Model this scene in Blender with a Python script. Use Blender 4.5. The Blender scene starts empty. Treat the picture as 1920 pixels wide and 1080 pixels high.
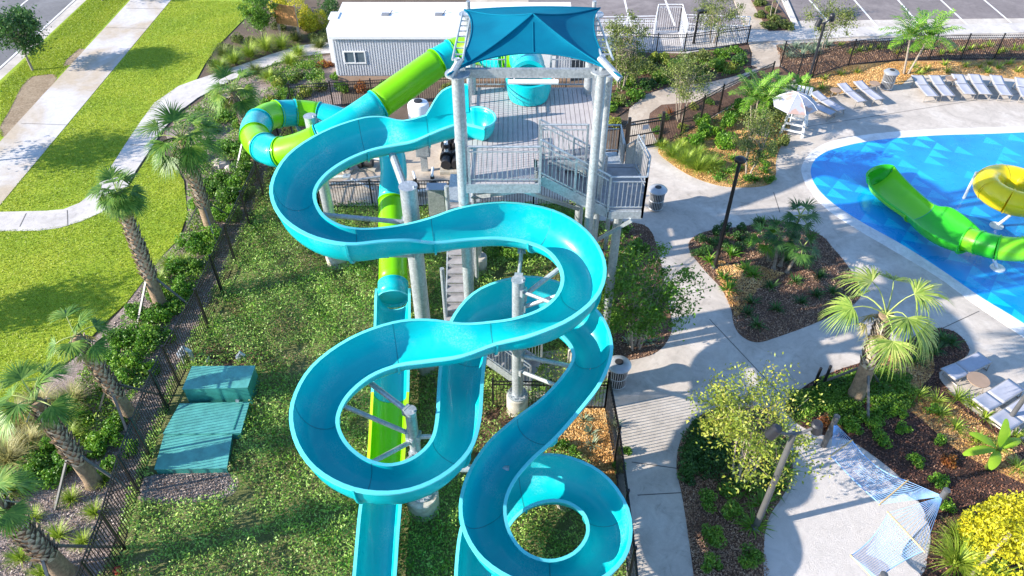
import bpy, math, random
import numpy as np
from mathutils import Vector, Matrix
R_ = math.radians
# ------------------------------------------------------------------ camera, world, sun
SC = bpy.context.scene
COL = SC.collection
FPX, TH, CH = 1391.0, R_(41.7), 18.0
S_, C_ = math.sin(TH), math.cos(TH)
cam = bpy.data.cameras.new("camera"); camo = bpy.data.objects.new("camera", cam); COL.objects.link(camo)
camo.location = (0, 0, CH); camo.rotation_euler = (R_(90) - TH, 0, 0)
cam.sensor_width = 36; cam.lens = FPX / 1920 * 36; cam.clip_end = 2000; cam.clip_start = .1
SC.camera = camo
SUN_AZ, SUN_EL = R_(14), R_(24)          # shadows fall towards +X, a little towards +Y
w = bpy.data.worlds.new("World"); SC.world = w; w.use_nodes = True
nt = w.node_tree; nt.nodes.clear()
sky = nt.nodes.new('ShaderNodeTexSky'); sky.sky_type = 'NISHITA'; sky.sun_disc = False
sky.sun_elevation = SUN_EL; sky.sun_rotation = R_(270) - SUN_AZ
sky.air_density = 1.0; sky.dust_density = .3; sky.ozone_density = 4.0
bg = nt.nodes.new('ShaderNodeBackground'); bg.inputs[1].default_value = .15
wo = nt.nodes.new('ShaderNodeOutputWorld')
nt.links.new(sky.outputs[0], bg.inputs[0]); nt.links.new(bg.outputs[0], wo.inputs[0])
sl = bpy.data.lights.new("sun", 'SUN'); sl.energy = 4.7; sl.angle = R_(.6); sl.color = (1.0, .91, .79)
so = bpy.data.objects.new("sun", sl); COL.objects.link(so)
sdir = Vector((-math.cos(SUN_AZ) * math.cos(SUN_EL), -math.sin(SUN_AZ) * math.cos(SUN_EL), math.sin(SUN_EL)))
so.rotation_euler = sdir.to_track_quat('Z', 'Y').to_euler()
SC.view_settings.view_transform = 'Standard'; SC.view_settings.look = 'None'
SC.view_settings.exposure = 1.27; SC.view_settings.gamma = 1
try:
    SC.cycles.max_bounces = 6; SC.cycles.transparent_max_bounces = 6
except Exception: pass

# ------------------------------------------------------------------ measuring helpers
def G(px, py, z=0.0):
    u = (px - 960) / FPX; v = (540 - py) / FPX
    d = (CH - z) / (S_ - v * C_)
    return Vector((u * d, (C_ + v * S_) * d, z))
def hgt(b, ty, zb=0.0):
    q = G(*b, zb); v = (540 - ty) / FPX
    return CH + (v * q.y * C_ - q.y * S_) / (C_ + v * S_)
def smooth_poly(P, n=5, closed=True):
    P = [Vector(p) for p in P]; N = len(P); out = []
    rng_ = range(N) if closed else range(N - 1)
    for i in rng_:
        if closed: a, b, c, d = P[(i-1) % N], P[i], P[(i+1) % N], P[(i+2) % N]
        else: a, b, c, d = P[max(i-1, 0)], P[i], P[i+1], P[min(i+2, N-1)]
        for k in range(n):
            t = k / n
            out.append(.5 * ((2*b) + (c-a)*t + (2*a-5*b+4*c-d)*t*t + (-a+3*b-3*c+d)*t**3))
    if not closed: out.append(P[-1])
    return out
def tag(o, label=None, cat=None, group=None, kind=None):
    if label: o['label'] = label
    if cat: o['category'] = cat
    if group: o['group'] = group
    if kind: o['kind'] = kind
    return o
def empty(name, loc=(0, 0, 0), rz=0.0):
    o = bpy.data.objects.new(name, None); COL.objects.link(o); o.location = loc; o.rotation_euler.z = rz
    o.empty_display_size = .2
    return o
def thing(name, label, cat, group=None, loc=(0, 0, 0), rz=0.0):
    return tag(empty(name, loc, rz), label, cat, group)
def copy_tree(o, parent=None):
    c = o.copy(); COL.objects.link(c); c.parent = parent
    for ch in list(o.children): copy_tree(ch, c)
    return c

# ------------------------------------------------------------------ materials
M = {}
def new_mat(name):
    m = bpy.data.materials.new(name); m.use_nodes = True
    return m, m.node_tree, m.node_tree.nodes['Principled BSDF']
def ramp(nt, fac, stops):
    r = nt.nodes.new('ShaderNodeValToRGB'); el = r.color_ramp.elements
    while len(el) < len(stops): el.new(.5)
    for e, (p, c) in zip(el, stops): e.position = p; e.color = (*c, 1)
    nt.links.new(fac, r.inputs[0]); return r.outputs[0]
def noise(nt, vec, scale, detail=4, rough=.6, dist=0):
    n = nt.nodes.new('ShaderNodeTexNoise'); n.inputs['Scale'].default_value = scale
    n.inputs['Detail'].default_value = detail; n.inputs['Roughness'].default_value = rough
    n.inputs['Distortion'].default_value = dist
    nt.links.new(vec, n.inputs['Vector']); return n.outputs['Fac']
def mixc(nt, f, a, b, mode='MIX'):
    m = nt.nodes.new('ShaderNodeMix'); m.data_type = 'RGBA'; m.blend_type = mode
    if isinstance(f, (int, float)): m.inputs[0].default_value = f
    else: nt.links.new(f, m.inputs[0])
    for s, v in ((6, a), (7, b)):
        if isinstance(v, tuple): m.inputs[s].default_value = (*v, 1)
        else: nt.links.new(v, m.inputs[s])
    return m.outputs[2]
def bump(nt, bs, h, strength, dist=.02):
    b = nt.nodes.new('ShaderNodeBump'); b.inputs['Strength'].default_value = strength
    b.inputs['Distance'].default_value = dist
    nt.links.new(h, b.inputs['Height']); nt.links.new(b.outputs[0], bs.inputs['Normal'])
def wpos(nt):
    return nt.nodes.new('ShaderNodeNewGeometry').outputs['Position']
def plain(name, c, rough=.5, metal=0, coat=0, var=.12, scale=3.0, bmp=0, bscale=30):
    m, nt, bs = new_mat(name); p = wpos(nt)
    f = noise(nt, p, scale, 5)
    lo = tuple(x * (1 - var) for x in c); hi = tuple(min(1, x * (1 + var)) for x in c)
    nt.links.new(ramp(nt, f, [(.3, lo), (.7, hi)]), bs.inputs['Base Color'])
    bs.inputs['Roughness'].default_value = rough; bs.inputs['Metallic'].default_value = metal
    bs.inputs['Coat Weight'].default_value = coat; bs.inputs['Coat Roughness'].default_value = .08
    if bmp: bump(nt, bs, noise(nt, p, bscale, 3), bmp)
    M[name] = m; return m
def leafmat(name, cols, rough=.5, trans=.3, clump=1.2):
    m, nt, bs = new_mat(name)
    g = nt.nodes.new('ShaderNodeNewGeometry')
    f1 = noise(nt, g.outputs['Position'], clump, 3)
    mr = nt.nodes.new('ShaderNodeMath'); mr.operation = 'MULTIPLY_ADD'
    nt.links.new(g.outputs['Random Per Island'], mr.inputs[0]); mr.inputs[1].default_value = .55
    sc = nt.nodes.new('ShaderNodeMath'); sc.operation = 'MULTIPLY_ADD'; sc.inputs[1].default_value = 1.5; sc.inputs[2].default_value = -.55
    nt.links.new(f1, sc.inputs[0]); nt.links.new(sc.outputs[0], mr.inputs[2])
    n = len(cols)
    c = ramp(nt, mr.outputs[0], [(.08 + .84 * i / (n - 1), cols[i]) for i in range(n)])
    nt.links.new(c, bs.inputs['Base Color']); bs.inputs['Roughness'].default_value = rough
    tr = nt.nodes.new('ShaderNodeBsdfTranslucent'); nt.links.new(c, tr.inputs[0])
    mx = nt.nodes.new('ShaderNodeMixShader'); mx.inputs[0].default_value = trans
    nt.links.new(bs.outputs[0], mx.inputs[1]); nt.links.new(tr.outputs[0], mx.inputs[2])
    nt.links.new(mx.outputs[0], nt.nodes['Material Output'].inputs[0])
    M[name] = m; return m
leafmat('leaf_mid', [(.04, .12, .012), (.11, .25, .02), (.24, .40, .04)])
leafmat('leaf_bright', [(.05, .15, .01), (.13, .31, .02), (.28, .46, .04)])
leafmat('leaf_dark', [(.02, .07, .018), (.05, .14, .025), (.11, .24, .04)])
leafmat('leaf_yellow', [(.26, .28, .01), (.52, .50, .015), (.78, .66, .03)])
leafmat('leaf_gold', [(.11, .18, .02), (.27, .34, .04), (.50, .44, .07)])
leafmat('leaf_olive', [(.06, .09, .02), (.15, .20, .04), (.30, .34, .09)])
leafmat('leaf_cover', [(.30, .21, .10), (.17, .33, .05), (.30, .50, .09), (.52, .68, .16)], clump=.6)
leafmat('leaf_palm', [(.04, .13, .012), (.12, .25, .025), (.30, .42, .07)], clump=.8)
leafmat('leaf_palm_gold', [(.10, .20, .025), (.26, .37, .06), (.52, .56, .16)], clump=.8)
leafmat('leaf_grass', [(.14, .24, .02), (.30, .42, .04), (.48, .56, .10)], clump=.8)
leafmat('leaf_straw', [(.22, .22, .06), (.40, .37, .14), (.55, .50, .22)])
leafmat('leaf_rust', [(.16, .05, .02), (.35, .12, .03), (.40, .25, .05)])
leafmat('leaf_silver', [(.12, .20, .12), (.25, .33, .22), (.38, .45, .32)])
leafmat('blade_lawn', [(.20, .30, .015), (.32, .40, .02), (.46, .48, .05)], clump=.35, trans=.35)
leafmat('chips', [(.15, .08, .045), (.34, .20, .12), (.56, .39, .26)], trans=0, clump=.8)
leafmat('chips_grey', [(.18, .13, .11), (.36, .29, .26), (.58, .50, .46)], trans=0, clump=.8)
leafmat('chips_straw', [(.42, .20, .05), (.68, .40, .14), (.85, .62, .30)], trans=0, clump=.6)
leafmat('chips_dark', [(.07, .03, .02), (.20, .085, .05), (.36, .20, .12)], trans=0, clump=.8)

def ground_mat(name, cols, s1, s2, b=.6, rough=.95, bs2=40, big=.35):
    m, nt, bs = new_mat(name); p = wpos(nt)
    f = noise(nt, p, s1, 6, .65); g = noise(nt, p, s2, 5, .7)
    a = nt.nodes.new('ShaderNodeMath'); a.operation = 'MULTIPLY_ADD'; a.inputs[1].default_value = 1 - big
    bb = nt.nodes.new('ShaderNodeMath'); bb.operation = 'MULTIPLY'; bb.inputs[1].default_value = big
    nt.links.new(f, bb.inputs[0]); nt.links.new(g, a.inputs[0]); nt.links.new(bb.outputs[0], a.inputs[2])
    n = len(cols)
    nt.links.new(ramp(nt, a.outputs[0], [(.33 + .34 * i / (n - 1), cols[i]) for i in range(n)]), bs.inputs['Base Color'])
    bs.inputs['Roughness'].default_value = rough
    bump(nt, bs, noise(nt, p, bs2, 4, .7), b, .04); M[name] = m
ground_mat('soil', [(.05, .035, .025), (.12, .085, .06), (.2, .15, .11)], 1, 18)
ground_mat('mulch', [(.035, .022, .018), (.13, .07, .045), (.30, .18, .12)], 1.5, 22, 1)
ground_mat('mulch_dark', [(.018, .012, .010), (.07, .035, .025), (.18, .09, .06)], 1.5, 22, 1)
ground_mat('gravel', [(.12, .085, .07), (.30, .23, .20), (.48, .40, .37)], 1.5, 26, 1)
ground_mat('straw', [(.22, .10, .03), (.50, .29, .10), (.74, .53, .27)], 1.5, 16, 1)
ground_mat('lawn', [(.15, .26, .010), (.26, .36, .012), (.40, .43, .035)], .3, 9, .5, big=.55)
ground_mat('cover', [(.08, .09, .03), (.14, .16, .05), (.30, .23, .14)], .7, 14, .9)
ground_mat('dirt', [(.16, .11, .06), (.30, .22, .14), (.42, .34, .24)], 1, 12, .8)

def concrete(name, c, c2, stain=(.1, .1, .1), sc=.45, rough=.85):
    m, nt, bs = new_mat(name); p = wpos(nt)
    a = ramp(nt, noise(nt, p, sc, 8, .68, 1.2), [(.36, tuple(x*.86 for x in c)), (.5, c), (.64, c2)])
    f = noise(nt, p, 2.2, 8, .7, 1.5)
    st = ramp(nt, f, [(.30, (.70, .69, .68)), (.40, (.88, .88, .88)), (.52, (.98, .98, .98)), (.7, (1.06, 1.06, 1.06))])
    gr = ramp(nt, noise(nt, p, 55, 3), [(.3, (.9, .9, .9)), (.7, (1.05, 1.05, 1.05))])
    x = mixc(nt, 1.0, a, st, 'MULTIPLY'); y = mixc(nt, 1.0, x, gr, 'MULTIPLY')
    nt.links.new(y, bs.inputs['Base Color']); bs.inputs['Roughness'].default_value = rough
    bump(nt, bs, noise(nt, p, 60, 4), .25, .01); M[name] = m
concrete('concrete', (.51, .455, .40), (.60, .55, .495))
concrete('concrete_pale', (.55, .51, .48), (.63, .60, .56))
concrete('concrete_tan', (.46, .38, .30), (.56, .49, .40))
concrete('pedestal', (.42, .39, .33), (.55, .52, .46), sc=2)
concrete('pool_edge', (.70, .69, .68), (.80, .79, .78), sc=1)
concrete('asphalt', (.20, .17, .165), (.26, .225, .215), sc=.3)
concrete('asphalt_grey', (.17, .165, .17), (.22, .215, .22), sc=.3)
plain('line_paint', (.72, .70, .68), .7, var=.1, scale=9)
plain('joint', (.13, .12, .11), .9)
# sidewalk: tan weathered in places
m, nt, bs = new_mat('sidewalk'); p = wpos(nt)
a = ramp(nt, noise(nt, p, .25, 5, .6, .5), [(.42, (.56, .54, .54)), (.6, (.46, .38, .29))])
b = ramp(nt, noise(nt, p, 3, 7, .7, 1), [(.3, (.82, .82, .82)), (.6, (1, 1, 1))])
nt.links.new(mixc(nt, 1.0, a, b, 'MULTIPLY'), bs.inputs['Base Color']); bs.inputs['Roughness'].default_value = .9
bump(nt, bs, noise(nt, p, 50, 3), .3, .01); M['sidewalk'] = m
def mth0(nt, a, b):
    n = nt.nodes.new('ShaderNodeMath'); n.operation = 'MULTIPLY'; nt.links.new(a, n.inputs[0]); nt.links.new(b, n.inputs[1]); return n.outputs[0]
# raked sand of the hammock pad
m, nt, bs = new_mat('raked_sand'); p = wpos(nt)
wv = nt.nodes.new('ShaderNodeTexWave'); wv.inputs['Scale'].default_value = 2.2; wv.inputs['Distortion'].default_value = 22
wv.inputs['Detail'].default_value = 6; wv.inputs['Detail Scale'].default_value = 2.5; wv.inputs['Detail Roughness'].default_value = .8; nt.links.new(p, wv.inputs['Vector'])
nt.links.new(ramp(nt, noise(nt, p, 1.5, 8, .7, 2), [(.3, (.50, .46, .43)), (.7, (.61, .565, .53))]), bs.inputs['Base Color'])
bs.inputs['Roughness'].default_value = .95; hh = mth0(nt, wv.outputs['Fac'], noise(nt, p, 7, 6, .75, 2.5)); bump(nt, bs, hh, .5, .03); M['raked_sand'] = m

def gel(name, c, c2=None, rough=.3, coat=.28, tr=.12, scuff=0):
    m, nt, bs = new_mat(name); p = wpos(nt); c2 = c2 or tuple(x * .86 for x in c)
    col = ramp(nt, noise(nt, p, .9, 5, .6, .6), [(.3, c2), (.7, c)])
    if scuff:
        k1 = ramp(nt, noise(nt, p, 1.1, 3, .5), [(.5, (0, 0, 0)), (.66, (1, 1, 1))])
        k2 = ramp(nt, noise(nt, p, 26, 6, .8, .4), [(.45, (0, 0, 0)), (.62, (1, 1, 1))])
        kk = mixc(nt, 1.0, k1, k2, 'MULTIPLY'); sp = nt.nodes.new('ShaderNodeMath'); sp.operation = 'MULTIPLY'; sp.inputs[1].default_value = scuff
        nt.links.new(kk, sp.inputs[0]); col = mixc(nt, sp.outputs[0], col, (.30, .66, .66))
    nt.links.new(col, bs.inputs['Base Color'])
    bs.inputs['Roughness'].default_value = rough; bs.inputs['Coat Weight'].default_value = coat
    bs.inputs['Coat Roughness'].default_value = .10; bs.inputs['Specular IOR Level'].default_value = .3
    nt.links.new(ramp(nt, noise(nt, p, 5, 6, .7), [(.3, (rough*.8,)*3), (.7, (rough*1.6,)*3)]), bs.inputs['Roughness'])
    if tr:
        t = nt.nodes.new('ShaderNodeBsdfTranslucent'); t.inputs[0].default_value = (*c, 1)
        mx = nt.nodes.new('ShaderNodeMixShader'); mx.inputs[0].default_value = tr
        nt.links.new(bs.outputs[0], mx.inputs[1]); nt.links.new(t.outputs[0], mx.inputs[2])
        nt.links.new(mx.outputs[0], nt.nodes['Material Output'].inputs[0])
    M[name] = m
gel('turquoise', (.001, .54, .57), (.001, .46, .52), scuff=.5)
gel('turquoise_rim', (.12, .66, .70), rough=.35, tr=0)  # paler than the shell: shine on the upward-facing rim is painted in
gel('lime', (.21, .64, .002), (.17, .56, .002))
gel('lime_rim', (.50, .78, .02), rough=.3, tr=0)  # lightened like the turquoise rim, upward shine put into the colour
gel('kid_green', (.04, .55, .02), (.03, .47, .02))
gel('kid_lime', (.22, .72, .02), (.17, .64, .02))
gel('kid_yellow', (.90, .72, .01), (.86, .64, .01))
plain('seal', (.01, .26, .30), .5)
# shell scuffs inside the flume run as pale waterlines
plain('white_paint', (.72, .72, .72), .45, var=.06)
plain('black_metal', (.018, .018, .02), .4, metal=.2, var=.2)
plain('dark_bronze', (.016, .017, .022), .45, metal=0)
plain('grey_pole', (.12, .12, .12), .45, metal=.3)
plain('sling', (.38, .39, .45), .75, var=.06, scale=8)
plain('lounger_frame', (.33, .30, .27), .4, metal=.3)
plain('green_box', (.04, .25, .215), .34, coat=.4, var=.28, scale=3)
plain('green_lid', (.085, .33, .30), .38, coat=.3, var=.25, scale=3)  # paler than the body: glossy sheen of the sunlit lids put into the colour
plain('brown_table', (.30, .21, .15), .6)
plain('can_metal', (.42, .43, .45), .4, metal=.5)
plain('liner', (.02, .02, .022), .6)
plain('bark', (.22, .18, .14), .9, var=.4, scale=14, bmp=.8)
plain('bark_pale', (.30, .25, .20), .9, var=.3, scale=9, bmp=.6)
plain('palm_bark', (.38, .31, .24), .95, var=.35, scale=16, bmp=.8, bscale=50)
plain('palm_boot', (.46, .39, .31), .9, var=.4, scale=12)
plain('palm_base', (.27, .19, .12), .95, var=.4, scale=10, bmp=.8)
plain('petiole', (.30, .36, .10), .5, var=.3)
plain('wood', (.42, .20, .07), .7, var=.35, scale=6)
plain('timber_pole', (.33, .27, .21), .85, var=.25, scale=8)
plain('spreader', (.58, .42, .20), .6, var=.2)
plain('rope_blue', (.25, .46, .78), .85, var=.2, scale=4)
plain('rope_pale', (.62, .68, .74), .85, var=.15, scale=4)
plain('roof_white', (.78, .78, .78), .55, var=.06, scale=.8)
plain('siding', (.60, .61, .64), .5, var=.05)
plain('window_glass', (.10, .14, .17), .12, coat=.5)
plain('plastic_white', (.75, .75, .77), .4)
plain('pump_black', (.02, .02, .022), .5)
plain('tread', (.30, .29, .30), .6, var=.2, scale=5)
plain('hatch_dark', (.2, .2, .21), .5)
plain('boulder', (.42, .36, .33), .9, var=.3, bmp=.6, bscale=8)
plain('sign_tan', (.40, .28, .20), .7)
plain('red_paint', (.5, .03, .03), .5)
plain('skin_orange', (.7, .2, .03), .5)
# galvanised steel
m, nt, bs = new_mat('galv'); p = wpos(nt)
vo = nt.nodes.new('ShaderNodeTexVoronoi'); vo.inputs['Scale'].default_value = 22; nt.links.new(p, vo.inputs['Vector'])
a = ramp(nt, vo.outputs['Color'], [(.2, (.38, .41, .43)), (.8, (.52, .55, .57))])
b = ramp(nt, noise(nt, p, 2.5, 6), [(.35, (.82, .84, .86)), (.65, (1, 1, 1))])
nt.links.new(mixc(nt, 1.0, a, b, 'MULTIPLY'), bs.inputs['Base Color'])
bs.inputs['Metallic'].default_value = .45; bs.inputs['Roughness'].default_value = .42; M['galv'] = m
# tower deck boards
m, nt, bs = new_mat('deck_board'); p = wpos(nt)
nt.links.new(ramp(nt, noise(nt, p, 3, 7, .7), [(.3, (.36, .33, .34)), (.7, (.47, .44, .44))]), bs.inputs['Base Color'])
bs.inputs['Roughness'].default_value = .75; M['deck_board'] = m
# shade cloth
m, nt, bs = new_mat('shade_cloth'); p = wpos(nt)
c = ramp(nt, noise(nt, p, 1.2, 5, .6), [(.3, (.001, .13, .23)), (.7, (.001, .18, .29))])
nt.links.new(c, bs.inputs['Base Color']); bs.inputs['Roughness'].default_value = .85; bs.inputs['Specular IOR Level'].default_value = .1
t = nt.nodes.new('ShaderNodeBsdfTranslucent'); t.inputs[0].default_value = (.004, .18, .30, 1)
mx = nt.nodes.new('ShaderNodeMixShader'); mx.inputs[0].default_value = .25
nt.links.new(bs.outputs[0], mx.inputs[1]); nt.links.new(t.outputs[0], mx.inputs[2])
nt.links.new(mx.outputs[0], nt.nodes['Material Output'].inputs[0]); M['shade_cloth'] = m
# pool floor, blue with scattered triangles, thin film of water
m, nt, bs = new_mat('pool_blue'); p = wpos(nt)
mp = nt.nodes.new('ShaderNodeMapping'); mp.inputs['Rotation'].default_value = (0, 0, R_(28)); mp.inputs['Scale'].default_value = (1.05, 1.5, 1)
nt.links.new(p, mp.inputs['Vector'])
sx = nt.nodes.new('ShaderNodeSeparateXYZ'); nt.links.new(mp.outputs[0], sx.inputs[0])
def mth(op, a, b=None):
    n = nt.nodes.new('ShaderNodeMath'); n.operation = op
    for i, v in enumerate((a, b)):
        if v is None: continue
        if isinstance(v, (int, float)): n.inputs[i].default_value = v
        else: nt.links.new(v, n.inputs[i])
    return n.outputs[0]
fx = mth('FRACT', sx.outputs[0]); fy = mth('FRACT', sx.outputs[1])
cx = mth('FLOOR', sx.outputs[0]); cy = mth('FLOOR', sx.outputs[1])
tri = mth('LESS_THAN', mth('ADD', fx, fy), .95)
cb = nt.nodes.new('ShaderNodeCombineXYZ'); nt.links.new(cx, cb.inputs[0]); nt.links.new(cy, cb.inputs[1])
wn = nt.nodes.new('ShaderNodeTexWhiteNoise'); nt.links.new(cb.outputs[0], wn.inputs['Vector'])
on = mth('MULTIPLY', mth('MULTIPLY', tri, mth('GREATER_THAN', wn.outputs['Value'], .5)), mth('MULTIPLY', noise(nt, p, .5, 4, .7), 1.6))
base = ramp(nt, noise(nt, p, .35, 3), [(.35, (.002, .21, .66)), (.65, (.004, .33, .80))])
c = mixc(nt, on, base, (.008, .46, .86))
nt.links.new(c, bs.inputs['Base Color']); bs.inputs['Roughness'].default_value = .35
bs.inputs['Coat Weight'].default_value = .5; bs.inputs['Coat Roughness'].default_value = .06
nt.links.new(ramp(nt, noise(nt, p, .6, 6, .7, 1), [(.4, (.12,)*3), (.6, (.5,)*3)]), bs.inputs['Roughness']); bump(nt, bs, noise(nt, p, 5, 5), .25, .03); M['pool_blue'] = m
m, nt, bs = new_mat('umbrella_cloth'); p = wpos(nt)
nt.links.new(ramp(nt, noise(nt, p, 1.6, 2), [(.52, (.32, .34, .41)), (.58, (.38, .26, .23))]), bs.inputs['Base Color'])
bs.inputs['Roughness'].default_value = .8; M['umbrella_cloth'] = m

# ------------------------------------------------------------------ mesh builder
class MB:
    def __init__(s): s.v = []; s.f = []
    def add(s, V, F):
        n = len(s.v); s.v += [tuple(x) for x in V]; s.f += [tuple(i + n for i in q) for q in F]; return s
    def box(s, c, d, rz=0.0, mat=None):
        c = Vector(c); d = Vector(d) / 2
        V = [Vector((x*d.x, y*d.y, z*d.z)) for x in (-1, 1) for y in (-1, 1) for z in (-1, 1)]
        Rm = mat if mat else Matrix.Rotation(rz, 3, 'Z')
        return s.add([Rm @ q + c for q in V], [(0,1,3,2),(4,6,7,5),(0,4,5,1),(2,3,7,6),(0,2,6,4),(1,5,7,3)])
    def bar(s, a, b, w, h=None, up=(0, 0, 1)):
        a = Vector(a); b = Vector(b); h = h or w; t = (b - a); L = t.length
        if L < 1e-6: return s
        t /= L; up = Vector(up)
        if abs(t.dot(up)) > .98: up = Vector((0, 1, 0))
        x = t.cross(up).normalized(); z = x.cross(t)
        return s.box((a + b) / 2, (w, L, h), mat=Matrix((x, t, z)).transposed())
    def tube(s, P, r, n=8, cap=True):
        P = [Vector(p) for p in P]; m = len(P)
        rs = r if isinstance(r, (list, tuple)) else [r] * m
        V = []; F = []; ref = None
        for i, p in enumerate(P):
            t = (P[min(i+1, m-1)] - P[max(i-1, 0)]).normalized()
            if ref is None: ref = Vector((0, 0, 1)) if abs(t.z) < .9 else Vector((1, 0, 0))
            x = t.cross(ref)
            if x.length < 1e-5: x = t.cross(Vector((1, .3, 0)))
            x.normalize(); y = x.cross(t).normalized(); ref = y
            for k in range(n):
                a = 2 * math.pi * k / n; V.append(p + (x * math.cos(a) + y * math.sin(a)) * rs[i])
        for i in range(m - 1):
            for k in range(n):
                k2 = (k + 1) % n; F.append((i*n+k, i*n+k2, (i+1)*n+k2, (i+1)*n+k))
        if cap: F.append(tuple(range(n))[::-1]); F.append(tuple((m-1)*n + k for k in range(n)))
        return s.add(V, F)
    def lathe(s, c, prof, n=20):
        c = Vector(c); V = []; F = []; m = len(prof)
        for r, z in prof:
            for k in range(n):
                a = 2*math.pi*k/n; V.append(c + Vector((r*math.cos(a), r*math.sin(a), z)))
        for i in range(m-1):
            for k in range(n):
                k2 = (k+1) % n; F.append((i*n+k, i*n+k2, (i+1)*n+k2, (i+1)*n+k))
        F.append(tuple(range(n))[::-1]); F.append(tuple((m-1)*n+k for k in range(n)))
        return s.add(V, F)
    def prism(s, P, z0, z1):
        n = len(P); V = [(p[0], p[1], z0) for p in P] + [(p[0], p[1], z1) for p in P]
        F = [tuple(range(n, 2*n))] + [(i, (i+1) % n, (i+1) % n + n, i + n) for i in range(n)]
        return s.add(V, F)
    def build(s, name, mat, parent=None, smooth=False, ang=35):
        me = bpy.data.meshes.new(name); me.from_pydata(s.v, [], s.f)
        me.materials.append(M[mat]); me.update()
        if smooth:
            me.shade_smooth()
            try: me.set_sharp_from_angle(angle=R_(ang))
            except Exception: pass
        o = bpy.data.objects.new(name, me); COL.objects.link(o); o.parent = parent
        return o
def poly_fill(P):
    """triangulate a flat polygon"""
    from mathutils.geometry import tessellate_polygon
    return tessellate_polygon([[Vector((p[0], p[1], 0)) for p in P]])
def area2(P): return sum(P[i-1][0]*P[i][1] - P[i][0]*P[i-1][1] for i in range(len(P)))
def slab(name, pts, z, mat, px=True, sm=0, label=None, cat=None, kind='structure', thick=None, parent=None):
    P = [G(*p) for p in pts] if px else [Vector((p[0], p[1], 0)) for p in pts]
    if sm: P = smooth_poly(P, sm)
    if area2(P) < 0: P = P[::-1]
    mb = MB(); n = len(P); zb = z - (thick or .03)
    V = [(p.x, p.y, z) for p in P] + [(p.x, p.y, zb) for p in P]
    F = []
    for t in poly_fill(P):
        a, b, c = t
        cr = (P[b] - P[a]).cross(P[c] - P[a]).z
        F.append((a, b, c) if cr > 0 else (a, c, b))
    F += [(i, i + n, (i+1) % n + n, (i+1) % n) for i in range(n)]
    mb.add(V, F); o = mb.build(name, mat, parent)
    if not parent: tag(o, label, cat, kind=kind)
    return o, P
def inside(P, x, y):
    P = np.array([(p[0], p[1]) for p in P]); r = np.zeros(x.shape, bool); j = len(P) - 1
    for i in range(len(P)):
        xi, yi = P[i]; xj, yj = P[j]
        c = ((yi > y) != (yj > y)) & (x < (xj - xi) * (y - yi) / (yj - yi + 1e-12) + xi)
        r ^= c; j = i
    return r
def npmesh(name, V, k, mat, parent=None):
    """V (N*k,3): N separate faces of k corners each"""
    V = np.ascontiguousarray(V, dtype=np.float32); n = len(V); nf = n // k
    me = bpy.data.meshes.new(name); me.vertices.add(n); me.vertices.foreach_set('co', V.ravel())
    me.loops.add(n); me.loops.foreach_set('vertex_index', np.arange(n, dtype=np.int32))
    me.polygons.add(nf); me.polygons.foreach_set('loop_start', np.arange(0, n, k, dtype=np.int32))
    try: me.polygons.foreach_set('loop_total', np.full(nf, k, dtype=np.int32))
    except Exception: pass
    me.materials.append(M[mat]); me.update(calc_edges=True); me.validate()
    o = bpy.data.objects.new(name, me); COL.objects.link(o); o.parent = parent
    return o
RS = np.random.RandomState(7)
def leafquads(C, L, W, up=.5, rs=RS):
    """diamond leaves at centres C (N,3) lengths L widths W"""
    N = len(C); d = rs.normal(size=(N, 3)); d /= np.linalg.norm(d, axis=1)[:, None]
    n = rs.normal(size=(N, 3)); n[:, 2] += up * 2.5; s = np.cross(d, n); s /= np.linalg.norm(s, axis=1)[:, None] + 1e-9
    n = np.cross(s, d)
    L = np.broadcast_to(L, (N,))[:, None] / 2; W = np.broadcast_to(W, (N,))[:, None] / 2
    V = np.stack([C - d*L, C + s*W + n*W*.25, C + d*L, C - s*W + n*W*.25], 1)
    return V.reshape(-1, 3)
def scatter(P, n, rs=RS, holes=()):
    a = np.array([(p[0], p[1]) for p in P]); lo = a.min(0); hi = a.max(0); out = []; got = 0
    while got < n:
        x = rs.uniform(lo[0], hi[0], n); y = rs.uniform(lo[1], hi[1], n)
        k = inside(P, x, y)
        for h in holes: k &= ~inside(h, x, y)
        out.append(np.stack([x[k], y[k]], 1)); got += k.sum()
        if k.sum() == 0: break
    return np.concatenate(out)[:n]

# ------------------------------------------------------------------ GROUND
mb = MB(); mb.add([(-250, -60, 0), (250, -60, 0), (250, 400, 0), (-250, 400, 0)], [(0, 1, 2, 3)])
tag(mb.build('ground', 'soil'), kind='structure')

def ext(p, q, d):
    """point beyond p away from q"""
    v = (p - q).normalized(); return p + v * d
# sidewalk along the road, straight in world space
sl0, sl1 = G(246, 0), G(0, 268); sr0, sr1 = G(322, 0), G(0, 387)
slab('sidewalk', [ext(sl0, sl1, 40), ext(sl1, sl0, 30), ext(sr1, sr0, 30), ext(sr0, sr1, 40)], .05, 'sidewalk', px=False)
rl0, rl1 = G(145, 0), G(0, 133); cu0, cu1 = G(163, 0), G(0, 152)
dv = (rl0 - rl1).normalized(); nv = Vector((-dv.y, dv.x, 0))
slab('road', [ext(rl0, rl1, 60), ext(rl1, rl0, 40), ext(rl1, rl0, 40) + nv*14, ext(rl0, rl1, 60) + nv*14], .02, 'asphalt_grey', px=False)
slab('gutter', [ext(cu0, cu1, 60), ext(cu1, cu0, 40), ext(rl1, rl0, 40), ext(rl0, rl1, 60)], .03, 'concrete', px=False)
ml = MB()
a, b = ext(rl0, rl1, 60), ext(rl1, rl0, 40)
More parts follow.
